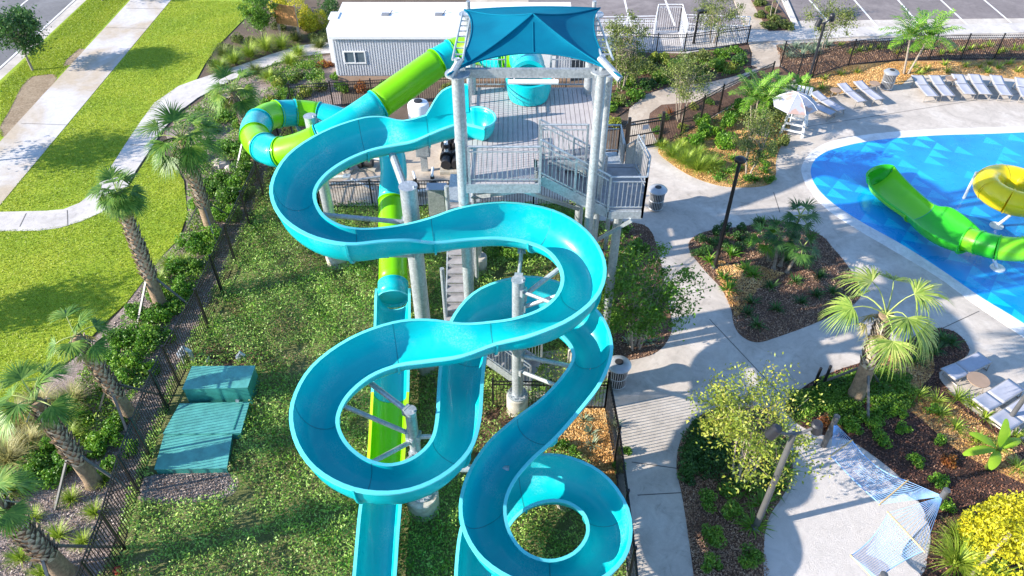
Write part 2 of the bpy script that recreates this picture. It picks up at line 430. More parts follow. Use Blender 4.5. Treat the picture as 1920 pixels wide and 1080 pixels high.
def strip(mb, a, b, w, z=0.0):
    a = Vector(a); b = Vector(b); t = (b - a).normalized(); n = Vector((-t.y, t.x, 0)) * w / 2
    mb.add([(a+n)[:2] + (z,), (a-n)[:2] + (z,), (b-n)[:2] + (z,), (b+n)[:2] + (z,)], [(0, 1, 2, 3)])
strip(ml, a + nv*.15, b + nv*.15, .13, .026)
for k in range(-4, 14):
    q = G(38, 12) + dv * k * 4.2; strip(ml, q, q + dv*1.6, .12, .026)
tag(ml.build('road_markings', 'line_paint'), kind='structure')

cw_out = [(640, 78), (612, 81), (560, 87), (505, 104), (470, 117), (430, 130), (395, 142), (365, 152), (335, 163), (290, 194), (265, 228), (240, 265), (205, 320), (175, 362), (150, 382), (120, 394), (87, 397), (0, 399), (-200, 400)]
cw_in = [(-200, 436), (0, 435), (75, 434), (112, 429), (155, 416), (190, 400), (215, 383), (240, 350), (255, 322), (285, 277), (305, 245), (335, 212), (372, 184), (420, 159), (470, 137), (520, 119), (562, 107), (612, 101), (640, 99)]
_, CWP = slab('footpath', [tuple(p) for p in cw_out] + cw_in, .05, 'concrete_pale', sm=0)
lawnA = [ext(cu0, cu1, 40), ext(cu1, cu0, 30), ext(sl1, sl0, 30), ext(sl0, sl1, 40)]
slab('verge_lawn', lawnA, .03, 'lawn', px=False)
lawnB = [tuple(p) for p in ([sr0 + dv*25, sr0, sr1] )]
LB1 = [ext(sr0, sr1, 25)[:2], sr0[:2], sr1[:2], ext(sr1, sr0, 25)[:2]] + [G(*p)[:2] for p in [(-200, 402), (0, 403), (87, 401), (125, 396), (155, 382), (180, 362), (208, 322), (243, 268), (268, 232), (293, 198), (338, 167), (366, 155), (385, 120), (405, 90), (430, 65), (457, 37), (480, 8), (505, -40), (540, -120)]]
_, LB1P = slab('lawn', LB1, .035, 'lawn', px=False)
LB2 = [(-200, 434), (0, 433), (80, 431), (118, 425), (158, 412), (195, 396), (218, 380), (245, 347), (288, 278), (320, 300), (345, 340), (352, 400), (335, 450), (305, 480), (275, 520), (238, 568), (200, 603), (165, 640), (140, 670), (95, 700), (60, 730), (30, 790), (0, 860), (-150, 1000)]
_, LB2P = slab('lawn', LB2, .035, 'lawn', sm=0)
# worn patches of bare soil in the verge
for i, pp in enumerate([[(20, 205), (40, 165), (60, 145), (100, 140), (106, 150), (80, 180), (65, 200), (40, 230), (10, 258), (0, 240)], [(125, 113), (150, 92), (160, 98), (140, 118), (120, 125)]]):
    slab('bare_soil', pp, .036, 'dirt', sm=3, kind='structure', thick=.01)
# blades over the lawns
bl = []
BARE = [[G(*p) for p in pp] for pp in [[(20, 205), (40, 165), (60, 145), (100, 140), (106, 150), (80, 180), (65, 200), (40, 230), (10, 258), (0, 240)], [(125, 113), (150, 92), (160, 98), (140, 118), (120, 125)]]]
def lawn_blades(P, n, s):
    q = scatter(P, n, holes=BARE); C = np.concatenate([q, np.full((len(q), 1), .04)], 1)
    a = RS.uniform(0, 6.28, len(q)); hgt_ = RS.uniform(.5, 1.3, len(q)) * s; wv_ = s * .28
    dx = np.stack([np.cos(a), np.sin(a), a*0], 1) * wv_
    lean = RS.normal(size=(len(q), 3)) * 1.1; lean[:, 2] = 1; lean /= np.linalg.norm(lean, axis=1)[:, None]
    V = np.stack([C - dx, C + dx, C + lean * hgt_[:, None]], 1).reshape(-1, 3); return V
V = np.concatenate([lawn_blades([p for p in LB2P if True], 60000, .055), lawn_blades([v for v in [G(322, 0), G(217, 130), G(97, 270), G(0, 387), G(0, 399)] + [G(*p) for p in [(87, 397), (150, 382), (205, 320), (265, 228), (335, 163), (385, 120), (430, 65), (475, 5)]]], 50000, .06),
                    lawn_blades([G(240, 0), G(0, 262), G(0, 160), G(165, 0)], 30000, .06)])
tag(npmesh('grass', V, 3, 'blade_lawn'), 'short sunlit yellow green lawn grass', 'grass', kind='stuff')

# beds on the left and the weedy cover under the slides
slab('mulch_bed', [(-200, 1000), (0, 850), (60, 735), (150, 665), (240, 568), (300, 480), (350, 440), (350, 340), (325, 290), (310, 250), (340, 215), (420, 162), (520, 121), (640, 100), (640, 200), (545, 208), (490, 360), (440, 465), (345, 670), (292, 795), (244, 932), (184, 1102), (-150, 1700), (-700, 1700)], .02, 'gravel')
coverP = [(545, 206), (600, 388), (870, 388), (1110, 385), (1120, 420), (1150, 440), (1150, 680), (1130, 760), (1152, 870), (1175, 1080), (1190, 1250), (1230, 1700), (-150, 1700), (184, 1102), (225, 1012), (244, 932), (292, 795), (345, 670), (440, 465), (490, 360)]
_, COVP = slab('weedy_bed', coverP, .02, 'cover')
slab('mulch_patch', [(268, 905), (290, 892), (430, 888), (445, 915), (420, 935), (330, 945), (262, 940)], .026, 'gravel', sm=3, thick=.01)
slab('mulch_patch', [(370, 655), (480, 650), (500, 675), (480, 685), (360, 684)], .026, 'mulch', sm=2, thick=.01)
_, STR1 = slab('straw_patch', [(1060, 770), (1135, 766), (1150, 830), (1158, 900), (1165, 960), (1130, 900), (1090, 860), (1040, 845), (1040, 800)], .026, 'straw', sm=2, thick=.01)
slab('mulch_patch', [(910, 765), (1060, 768), (1040, 850), (900, 900)], .024, 'mulch', sm=2, thick=.01)

# big concrete deck to the right, pad by the foot of the tower stair
deckP = [(975, 668), (1060, 655), (1150, 640), (1190, 560), (1150, 440), (1120, 415), (1160, 330), (1180, 282), (1175, 240), (1180, 205), (1212, 178), (1262, 163), (1330, 156), (1390, 141), (1432, 128), (1440, 100), (1400, 82), (1400, 66), (1500, 40), (2300, 30), (2600, 500), (2300, 1700), (1230, 1700), (1190, 1250), (1175, 1080), (1165, 960), (1150, 870), (1132, 768), (980, 768)]
slab('pool_deck', deckP, .04, 'concrete')
# concrete joints
mj = MB()
for a, b in [((1247, 568), (1338, 538)), ((1500, 241), (1850, 186)), ((1650, 612), (1680, 655)), ((1760, 620), (1835, 585)), ((1195, 930), (1283, 925)), ((1450, 362), (1462, 400)), ((1860, 184), (2100, 150)), ((1184, 868), (1270, 880)), ((1330, 600), (1480, 760))]:
    strip(mj, G(*a), G(*b), .03, .0445)
o = mj.build('deck_joints', 'joint'); tag(o, kind='structure')
mj = MB()
for a, b in [((237, 17), (311, 18)), ((200, 53), (278, 55)), ((122, 133), (218, 133)), ((40, 233), (128, 236)), ((38, 427), (50, 402)), ((128, 426), (127, 396)), ((282, 203), (306, 206)), ((245, 273), (275, 275)), ((470, 118), (478, 134))]:
    strip(mj, G(*a), G(*b), .035, .0545)
tag(mj.build('path_joints', 'joint'), kind='structure')

# planting beds on the deck
_, BEDT = slab('bed_under_tower', [(1112, 470), (1110, 420), (1160, 418), (1215, 428), (1238, 490), (1247, 545), (1258, 595), (1258, 625), (1240, 655), (1205, 672), (1150, 678), (1060, 668), (1080, 560)], .046, 'mulch', sm=4)
_, ISL = slab('island_bed', [(1292, 470), (1298, 448), (1330, 434), (1400, 425), (1450, 413), (1530, 438), (1560, 465), (1595, 510), (1612, 560), (1545, 600), (1450, 636), (1415, 643), (1388, 630), (1375, 608), (1370, 580), (1352, 543), (1322, 510)], .046, 'mulch', sm=4)
_, BEDG = slab('gate_bed', [(1233, 283), (1260, 310), (1300, 334), (1350, 350), (1400, 353), (1440, 348), (1454, 332), (1455, 300), (1470, 262), (1482, 235), (1470, 205), (1455, 180), (1430, 160), (1400, 188), (1350, 213), (1268, 260)], .046, 'straw', sm=4)
_, BEDI = slab('path_bed', [(1215, 232), (1216, 212), (1240, 196), (1300, 191), (1350, 172), (1390, 152), (1425, 130), (1460, 124), (1490, 150), (1440, 170), (1397, 188), (1347, 213), (1267, 262), (1240, 275)], .0465, 'mulch', sm=3)
_, BEDF = slab('fence_bed', [(1500, 195), (1495, 160), (1522, 146), (1590, 124), (1680, 116), (2100, 112), (2100, 150), (1920, 152), (1830, 141), (1710, 143), (1690, 160), (1650, 158), (1600, 170), (1560, 182), (1530, 190)], .046, 'straw', sm=0)
_, BEDO = slab('outer_bed', [(1462, 122), (1455, 85), (1500, 82), (1600, 78), (2150, 72), (2150, 112), (1680, 116), (1590, 124), (1522, 146), (1494, 152)], .047, 'mulch')
_, BEDN = slab('north_bed', [(1122, 250), (1150, 225), (1180, 204), (1212, 177), (1262, 162), (1330, 155), (1390, 140), (1410, 124), (1402, 82), (1290, 100), (1140, 95), (1120, 160)], .047, 'mulch')
_, TREEB = slab('tree_bed', [(1300, 792), (1330, 772), (1380, 765), (1440, 770), (1470, 800), (1482, 850), (1485, 895), (1465, 935), (1440, 975), (1432, 1030), (1440, 1130), (1310, 1200), (1300, 1080), (1280, 940), (1268, 880), (1275, 830)], .046, 'mulch', sm=4)
_, PALMB = slab('palm_bed', [(1470, 768), (1488, 742), (1530, 712), (1580, 692), (1640, 672), (1700, 640), (1745, 617), (1790, 624), (1815, 652), (1808, 672), (1760, 700), (1780, 735), (1830, 778), (1880, 812), (1960, 860), (2300, 1200), (1700, 1300), (1722, 1085), (1740, 1040), (1744, 1000), (1730, 955), (1695, 905), (1645, 862), (1590, 826), (1545, 818), (1500, 800)], .046, 'mulch_dark', sm=3)
_, PALMS = slab('straw_patch', [(1640, 690), (1700, 650), (1740, 660), (1750, 700), (1720, 740), (1790, 760), (1900, 850), (1960, 920), (1900, 900), (1800, 850), (1740, 800), (1700, 770), (1620, 740)], .051, 'straw', sm=3, thick=.01)
_, PADP = slab('raked_sand_pad', [(1560, 826), (1592, 829), (1645, 865), (1695, 908), (1730, 958), (1743, 1000), (1738, 1040), (1720, 1088), (1600, 1180), (1450, 1130), (1432, 1020), (1445, 975), (1475, 935), (1490, 890), (1488, 845), (1520, 826)], .052, 'raked_sand', sm=4)

# splash pool
_, POLO = slab('pool_edging', [(2400, 215), (1920, 238), (1750, 244), (1640, 252), (1560, 266), (1522, 285), (1503, 312), (1504, 332), (1516, 355), (1545, 390), (1600, 428), (1680, 475), (1760, 523), (1830, 575), (1920, 636), (2200, 830), (2700, 800)], .050, 'pool_edge', sm=5)
_, POLI = slab('splash_pool', [(2400, 226), (1920, 250), (1750, 256), (1640, 265), (1567, 280), (1533, 296), (1520, 318), (1526, 345), (1555, 378), (1610, 415), (1690, 460), (1765, 508), (1840, 560), (1920, 609), (2200, 790), (2600, 760)], .056, 'pool_blue', sm=5)

# car park and kerbs
pk0, pk1 = G(1118, 58), G(2300, 42)
slab('car_park', [G(1500, 40), G(2400, 30), Vector((90, 160, 0)), Vector((-4, 160, 0)), G(1000, 60), G(1100, 62), G(1240, 58), G(1400, 56)], .05, 'asphalt', px=False)
slab('kerb_walk', [(1395, 60), (1500, 57), (1920, 46), (2400, 36), (2400, 58), (1920, 64), (1600, 72), (1500, 78), (1400, 82)], .12, 'concrete_pale', thick=.1)
slab('kerb_walk', [(1372, -6), (1405, -2), (1440, 62), (1400, 64)], .1, 'concrete_tan', thick=.1)
slab('kerb_walk', [(1100, 62), (1400, 58), (1400, 82), (1290, 102), (1110, 98)], .1, 'concrete_pale', thick=.1)
_, KB = slab('verge_bed', [(1408, 4), (1452, 4), (1492, 60), (1440, 62)], .13, 'mulch', thick=.12)
slab('kerb', [(1452, -30), (1462, -30), (1500, 59), (1490, 60)], .14, 'concrete_pale', thick=.12)
slab('footpath', [(1402, 80), (1440, 78), (1462, 100), (1462, 126), (1430, 130), (1408, 124), (1410, 100)], .05, 'concrete_tan')
_, TANP = slab('footpath', [(1176, 244), (1180, 205), (1212, 178), (1262, 163), (1330, 156), (1390, 141), (1425, 126), (1425, 133), (1390, 154), (1350, 174), (1300, 193), (1240, 198), (1218, 214), (1215, 240), (1235, 280), (1180, 283)], .053, 'concrete_tan')
slab('footpath', [(880, -30), (1120, -30), (1120, 8), (1000, 9), (880, 7)], .03, 'concrete_tan')
ml = MB()
for a, b in [((1171, 2), (1183, 52)), ((1247, 1), (1265, 50)), ((1600, 0), (1644, 51)), ((1682, 0), (1722, 46)), ((1762, 0), (1812, 47)), ((1843, 0), (1896, 45)), ((1926, 0), (1985, 43)), ((1530, 16), (1563, 54))]:
    A = G(*a); B = G(*b); strip(ml, A + (A - B) * .9, B, .12, .056)
tag(ml.build('bay_lines', 'line_paint'), kind='structure')
_, EQP = slab('equipment_pad', [(605, 330), (620, 262), (880, 262), (1080, 300), (1100, 384), (605, 388)], .045, 'concrete_tan')
# ------------------------------------------------------------------ OPEN FLUME
def catm(P, i, t):
    n = len(P); a, b, c, d = P[max(i-1, 0)], P[i], P[min(i+1, n-1)], P[min(i+2, n-1)]
    return .5 * ((2*b) + (c-a)*t + (2*a-5*b+4*c-d)*t*t + (-a+3*b-3*c+d)*t**3)
def resample(ST, k=4):
    out = []
    for i in range(len(ST) - 1):
        for j in range(k): out.append([catm([s[q] for s in ST], i, j / k) for q in range(3)])
    out.append(list(ST[-1])); return out
def flume_sections(root, ST, per, mats, k=4, nseg=12, lip=.075, th=.025, wall=None):
    """ST: list of [right rim, left rim, Vector((zb,0,0))]; builds one shell + rim per section"""
    P = resample(ST, k); step = per * k; s0 = 0; si = 0
    while s0 < len(P) - 1:
        s1 = min(s0 + step, len(P) - 1)
        if len(P) - 1 - s1 < step // 2: s1 = len(P) - 1
        inn = []; outr = []; RR = []; LL = []
        for q in range(s0, s1 + 1):
            Rp, Lp, zz = P[q]; zb = zz.x; mid = (Rp + Lp) / 2; half = (Rp - Lp) / 2; a = []; b = []
            cz = zb + .45; cen = Vector((mid.x, mid.y, cz))
            ho = Vector((half.x, half.y, 0)); hn = ho.normalized()
            for j in range(nseg + 1):
                t = math.pi * j / nseg; sd = -math.cos(t)      # -1 left .. +1 right
                zr = Lp.z if sd < 0 else Rp.z
                z = zb + (zr - zb) * (1 - math.sin(t) ** .75)
                p_ = Vector((mid.x + ho.x*sd, mid.y + ho.y*sd, z)); a.append(p_)
                nn = hn * sd * 1.0 + Vector((0, 0, -math.sin(t)))
                nn.normalize(); b.append(p_ + nn * th)
            inn.append(a); outr.append(b)
            RR.append((Rp, hn)); LL.append((Lp, -hn))
        n = nseg + 1; m = len(inn); mb = MB()
        V = [v for a in inn for v in a] + [v for a in outr for v in a]; F = []; off = m * n
        for i in range(m - 1):
            for j in range(nseg):
                F.append((i*n+j, i*n+j+1, (i+1)*n+j+1, (i+1)*n+j))
                F.append((off+i*n+j, off+(i+1)*n+j, off+(i+1)*n+j+1, off+i*n+j+1))
            F.append((i*n, (i+1)*n, off+(i+1)*n, off+i*n)); F.append((i*n+nseg, off+i*n+nseg, off+(i+1)*n+nseg, (i+1)*n+nseg))
        for i in (0, m - 1):
            for j in range(nseg): F.append((i*n+j, off+i*n+j, off+i*n+j+1, i*n+j+1))
        mb.add(V, F); mt = mats[si % len(mats)]
        sec = mb.build('flume_section', mt, root, smooth=True, ang=50)
        rb = MB()
        for side in (RR, LL):
            V = []; F = []
            for (p_, d) in side:
                V += [p_ - d*.015 + Vector((0, 0, .012)), p_ + d*lip + Vector((0, 0, .004)), p_ + d*lip - Vector((0, 0, .035)), p_ + d*.02 - Vector((0, 0, .03))]
            for i in range(len(side) - 1):
                for j in range(4): F.append((i*4+j, i*4+(j+1) % 4, (i+1)*4+(j+1) % 4, (i+1)*4+j))
            F.append((0, 1, 2, 3)); e = (len(side)-1)*4; F.append((e+3, e+2, e+1, e)); rb.add(V, F)
        rb.build('rim', mt + '_rim', sec, smooth=True, ang=40)
        # bolted joint flange at the lower end of the section
        fl = MB(); q = m - 1; V = []; F = []
        tz = (inn[q][0] - inn[q-1][0]); tz.z = 0; tz.normalize()
        for j in range(n):
            d = (outr[q][j] - inn[q][j]).normalized()
            for g, e in ((0, -.025), (.06, -.025), (.06, .025), (0, .025)): V.append(outr[q][j] + d * g + tz * e)
        for j in range(n - 1):
            for g in range(4): F.append((j*4+g, j*4+(g+1) % 4, (j+1)*4+(g+1) % 4, (j+1)*4+g))
        fl.add(V, F); V = []; F = []
        for j in range(n):
            d = (outr[q][j] - inn[q][j]).normalized()
            for g, e in ((-.004, -.011), (-.004, .011)): V.append(inn[q][j] + d * g + tz * e)
        for j in range(n - 1): F.append((j*2, j*2+1, j*2+3, j*2+2))
        fl.build('joint_flange', mt, sec); MB().add(V, F).build('joint_seal', 'seal', sec)
        s0 = s1; si += 1
    return P
STA = [
((882, 203), (908, 240), 7.15, 0.60, 0.60),
((865, 205), (866, 231), 7.10, 0.60, 0.60),
((832, 207), (834, 238), 7.05, 0.60, 0.60),
((802, 216), (804, 251), 7.00, 0.55, 0.55),
((756, 232), (777, 264), 6.90, 0.50, 0.50),
((715, 217), (735, 271), 6.75, 0.75, 0.50),
((677, 221), (690, 280), 6.70, 0.85, 0.50),
((602, 247), (640, 302), 6.60, 0.85, 0.50),
((535, 290), (602, 330), 6.50, 0.85, 0.50),
((504, 350), (582, 362), 6.40, 0.85, 0.50),
((520, 402), (595, 400), 6.30, 0.85, 0.50),
((575, 442), (625, 422), 6.20, 0.85, 0.50),
((650, 460), (665, 432), 6.10, 0.85, 0.50),
((720, 449), (715, 430), 6.00, 0.80, 0.40),
((769, 447), (768, 421), 5.90, 0.75, 0.42),
((812, 456), (805, 412), 5.80, 0.55, 0.60),
((875, 447), (865, 388), 5.70, 0.50, 0.85),
((935, 443), (945, 377), 5.60, 0.50, 0.85),
((995, 452), (1040, 392), 5.50, 0.50, 0.85),
((1035, 470), (1100, 430), 5.40, 0.50, 0.85),
((1060, 510), (1137, 490), 5.30, 0.50, 0.85),
((1055, 547), (1128, 548), 5.20, 0.50, 0.85),
((1025, 580), (1075, 596), 5.10, 0.50, 0.80),
((970, 600), (1000, 628), 5.00, 0.50, 0.75),
((920, 606), (930, 640), 4.90, 0.50, 0.50),
((869, 612), (867, 669), 4.80, 0.50, 0.50),
((800, 599), (800, 675), 4.65, 0.75, 0.50),
((740, 603), (747, 681), 4.55, 0.85, 0.50),
((655, 633), (690, 702), 4.45, 0.85, 0.50),
((580, 687), (645, 742), 4.30, 0.85, 0.50),
((545, 757), (626, 785), 4.20, 0.85, 0.50),
((550, 820), (636, 820), 4.10, 0.85, 0.50),
((587, 880), (660, 850), 4.00, 0.85, 0.50),
((662, 920), (695, 870), 3.90, 0.85, 0.50),
((750, 925), (735, 877), 3.80, 0.85, 0.50),
((825, 897), (780, 862), 3.70, 0.85, 0.50),
((882, 847), (815, 828), 3.60, 0.80, 0.50),
((898, 790), (823, 790), 3.50, 0.70, 0.50),
((901, 720), (825, 720), 3.40, 0.50, 0.50),
((906, 670), (832, 650), 3.30, 0.50, 0.50),
((918, 630), (850, 590), 3.20, 0.50, 0.80),
((950, 608), (895, 539), 3.15, 0.50, 1.00),
((990, 600), (985, 514), 3.10, 0.50, 1.10),
((1035, 610), (1062, 530), 3.00, 0.50, 1.05),
((1070, 640), (1130, 590), 2.80, 0.50, 0.85),
((1083, 670), (1151, 650), 2.65, 0.50, 0.85),
((1060, 705), (1130, 712), 2.50, 0.50, 0.80),
((1020, 750), (1085, 768), 2.40, 0.60, 0.60),
((970, 784), (1040, 822), 2.25, 0.70, 0.50),
((915, 829), (990, 863), 2.15, 0.85, 0.50),
((873, 897), (955, 907), 2.05, 0.85, 0.50),
((860, 967), (941, 950), 1.95, 0.85, 0.50),
((890, 1038), (950, 1000), 1.85, 0.85, 0.50),
((955, 1085), (980, 1042), 1.75, 0.85, 0.42),
((1040, 1108), (1031, 1059), 1.65, 0.85, 0.42),
((1130, 1090), (1080, 1043), 1.55, 0.85, 0.50),
((1182, 1034), (1108, 1005), 1.45, 0.85, 0.50),
((1182, 953), (1103, 965), 1.35, 0.85, 0.50),
((1130, 882), (1070, 939), 1.25, 0.85, 0.50),
((1050, 850), (1030, 934), 1.15, 0.85, 0.50),
((970, 857), (985, 948), 1.05, 0.80, 0.50),
((900, 905), (950, 981), 0.95, 0.70, 0.50),
((866, 980), (935, 1030), 0.85, 0.55, 0.50),
((858, 1060), (930, 1090), 0.80, 0.50, 0.50),
((857, 1160), (930, 1170), 0.75, 0.50, 0.50)
]
flA = thing('open_water_slide', 'long turquoise open water slide winding in S loops from the tower to the ground', 'water slide', loc=(0, 0, 0))
FA = [[G(*r, z + a), G(*l, z + b), Vector((z, 0, 0))] for r, l, z, a, b in STA]
# soften digitising wobble
for _ in range(1):
    FA2 = [list(s) for s in FA]
    for i in range(2, len(FA) - 2):
        for q in range(3): FA2[i][q] = FA[i-1][q]*.15 + FA[i][q]*.7 + FA[i+1][q]*.15
    FA = FA2
FAP = flume_sections(flA, FA, 3, ['turquoise'])
# tall splash wall over the launch and the rounded tub end
def high_wall(name, root, path, hs, mat, rim):
    mb = MB(); V = []; F = []; n = len(path)
    for p_, h_ in zip(path, hs):
        V += [p_ - Vector((0, 0, .1)), p_ + Vector((0, 0, h_))]
    top = [p_ + Vector((0, 0, h_)) for p_, h_ in zip(path, hs)]
    d = (path[-1] - path[0]); d = Vector((-d.y, d.x, 0)).normalized() * .03
    V += [v + d for v in V]; k = 2*n
    for i in range(n-1):
        F += [(2*i, 2*i+2, 2*i+3, 2*i+1), (k+2*i, k+2*i+1, k+2*i+3, k+2*i+2), (2*i+1, 2*i+3, k+2*i+3, k+2*i+1)]
    mb.add(V, F); o = mb.build(name, mat, root, smooth=True)
    MB().tube(top, .03, 6).build('rim', rim, o, smooth=True)
wp = [s[0] + Vector((0, .0, 0)) for s in FAP[1:13]]
hs = [.72, .74, .75, .75, .74, .72, .68, .62, .52, .38, .2, .02]
high_wall('splash_wall', flA, wp, hs, 'turquoise', 'turquoise_rim')
# tub end: half bowl closing the start
c0 = (FA[0][0] + FA[0][1]) / 2; hw = (FA[0][0] - FA[0][1]) / 2; hw.z = 0; ax = Vector((-hw.y, hw.x, 0)).normalized()
if ax.x < 0: ax = -ax
V = []; F = []; rows = 7; cols = 12
for i in range(rows + 1):
    ph = (math.pi/2) * i / rows
    for j in range(cols + 1):
        t = math.pi * j / cols
        V.append(Vector((c0.x, c0.y, 7.15)) + hw * (-math.cos(t)) * math.sin(ph) ** .6 + ax * .5 * math.sin(t) * math.sin(ph) ** .6 + Vector((0, 0, .62 * (1 - math.cos(ph)))))
for i in range(rows):
    for j in range(cols): F.append((i*(cols+1)+j, i*(cols+1)+j+1, (i+1)*(cols+1)+j+1, (i+1)*(cols+1)+j))
o = MB().add(V, F).build('launch_tub', 'turquoise', flA, smooth=True)
md = o.modifiers.new('t', 'SOLIDIFY'); md.thickness = .03
MB().tube(V[-cols-1:], .035, 6).build('rim', 'turquoise_rim', o, smooth=True)

# ------------------------------------------------------------------ TUBE SLIDE
TB = [((991, 140), 7.75), ((990, 118), 7.7), ((975, 106), 7.6), ((945, 106), 7.5), ((905, 95), 7.35), ((862, 97), 7.15), ((820, 118), 6.95), ((760, 160), 6.6), ((700, 202), 6.2), ((650, 235), 5.9), ((600, 262), 5.6), ((555, 280), 5.3), ((515, 285), 5.05), ((482, 265), 4.8), ((480, 237), 4.6), ((507, 217), 4.4), ((548, 212), 4.2), ((590, 215), 4.05), ((640, 226), 3.9), ((690, 245), 3.6), ((728, 275), 3.2), ((738, 315), 2.75), ((736, 360), 2.3), ((735, 410), 1.85), ((737, 470), 1.4), ((737, 556), .93)]
TBC = [G(*p_, z) for p_, z in TB]
TBP = smooth_poly(TBC, 6, closed=False)
flB = thing('tube_water_slide', 'lime and turquoise closed tube water slide curling behind the tower down to a straight runout', 'water slide')
# colour changes given as arc positions on the control points
brk = [(0, 'turquoise'), (2.0, 'lime'), (2.8, 'turquoise'), (3.6, 'lime'), (5.35, 'turquoise'), (6.05, 'lime'), (7.9, 'turquoise'), (10.0, 'lime'), (11.7, 'turquoise'), (12.5, 'lime'), (13.4, 'turquoise'), (14.35, 'lime'), (15.3, 'turquoise'), (16.2, 'lime'), (17.1, 'turquoise'), (20.0, 'turquoise'), (22.4, 'lime'), (24.67, 'turquoise'), (25, None)]
RT = .475
for (a, mt), (b, _) in zip(brk[:-1], brk[1:]):
    i0, i1 = int(round(a*6)), int(round(b*6)); seg = TBP[i0:i1+1]
    if len(seg) < 2: continue
    sec = MB().tube(seg, RT, 28, cap=False).build('tube_section', mt, flB, smooth=True, ang=60)
    md = sec.modifiers.new('t', 'SOLIDIFY'); md.thickness = .02; md.offset = -1
    for e, q, s in ((0, 1, 1), (len(seg)-1, len(seg)-2, -1)):
        d = (seg[q] - seg[e]).normalized()
        MB().tube([seg[e] + d*.004, seg[e] + d * .034], RT + .055, 28).build('tube_flange', mt, sec, smooth=True, ang=40)
# runout trough
ro = [((707, 541), (766, 541), .62, .98), ((706, 560), (766, 560), .55, .70), ((705, 600), (766, 600), .5, .5), ((703, 650), (765, 650), .48, .5), ((700, 735), (763, 735), .45, .5), ((697, 790), (759, 790), .44, .5), ((692, 870), (754, 870), .43, .5), ((686, 905), (751, 905), .42, .5), ((678, 950), (748, 950), .41, .5), ((672, 1010), (743, 1010), .4, .5), ((666, 1080), (738, 1080), .39, .5), ((660, 1140), (733, 1140), .38, .5), ((652, 1220), (728, 1220), .37, .5)]
RO = [[G(*r, z + hh), G(*l, z + hh), Vector((z, 0, 0))] for r, l, z, hh in ro]
flume_sections(flB, RO[:5], 4, ['turquoise'], lip=.07)
flume_sections(flB, RO[4:8], 3, ['lime'], lip=.07)
flume_sections(flB, RO[7:], 5, ['turquoise'], lip=.07)
# arched hood where the tube opens
hd_ = [TBP[-1] + (TBP[-1] - TBP[-2]).normalized()*t_ for t_ in (-.55, .12)]
o = MB().tube(hd_, RT + .05, 28, cap=False).build('exit_hood', 'turquoise', flB, smooth=True, ang=60)
md = o.modifiers.new('t', 'SOLIDIFY'); md.thickness = .03; md.offset = 1
MB().tube([hd_[1] - Vector((0, .0, 0)), hd_[1] + (hd_[1]-hd_[0]).normalized()*.05], RT + .10, 28, cap=False).build('rim', 'turquoise_rim', o, smooth=True, ang=40)
# launch bowl on the tower deck
lb = MB(); c = G(991, 180, 7.25); V = []; F = []; prof = [(.0, 0), (.34, .0), (.48, .08), (.56, .3), (.58, .62), (.64, .66), (.70, .64), (.70, .58), (.66, .2), (.60, -.02), (0, -.05)]
prof2 = prof
for r, z in prof2:
    for k in range(25):
        t = math.pi + math.pi * k / 24; V.append(c + Vector((math.cos(t) * r, math.sin(t) * r * 1.05, z)))
for i in range(len(prof2)-1):
    for k in range(24): F.append((i*25+k, i*25+k+1, (i+1)*25+k+1, (i+1)*25+k))
lb.add(V, F); V = []; F = []
e0, e1 = c.y, TBC[0].y + .05
sec_ = [(-x if x else 0, z) for x, z in prof2][::-1] + [(x, z) for x, z in prof2]
for yy in (e0, e1):
    for x, z in sec_: V.append(Vector((c.x + x, yy, c.z + z)))
n = len(sec_)
for i in range(n-1): F.append((i, i+1, n+i+1, n+i))
lb.add(V, F)
o = lb.build('launch_bowl', 'turquoise', flB, smooth=True, ang=60)
hb = MB(); a0 = TBC[0]
for k, (rr, rr2, dy) in enumerate(((.44, .56, .0),)):
    V = []; F = []
    for yy in (-.22, .12):
        for r_ in (rr, rr2):
            for j in range(21):
                t = math.radians(-12) + math.radians(204) * j / 20
                V.append(Vector((a0.x + r_*math.cos(t), a0.y + yy, a0.z + r_*math.sin(t))))
    q = lambda y, r, j: y*42 + r*21 + j
    for j in range(20):
        F += [(q(0,0,j), q(0,1,j), q(0,1,j+1), q(0,0,j+1)), (q(1,0,j), q(1,0,j+1), q(1,1,j+1), q(1,1,j)), (q(0,1,j), q(1,1,j), q(1,1,j+1), q(0,1,j+1)), (q(0,0,j), q(0,0,j+1), q(1,0,j+1), q(1,0,j))]
    hb.add(V, F)
hb.build('launch_arch', 'turquoise', flB, smooth=True, ang=40)
gb = MB()
for s in (-1, 1): gb.tube([c + Vector((s*.38, .35, .55)), c + Vector((s*.34, .25, .62)), c + Vector((s*.22, .2, .6)), c + Vector((s*.18, .28, .5))], .02, 6)
gb.build('grab_handle', 'black_metal', flB)

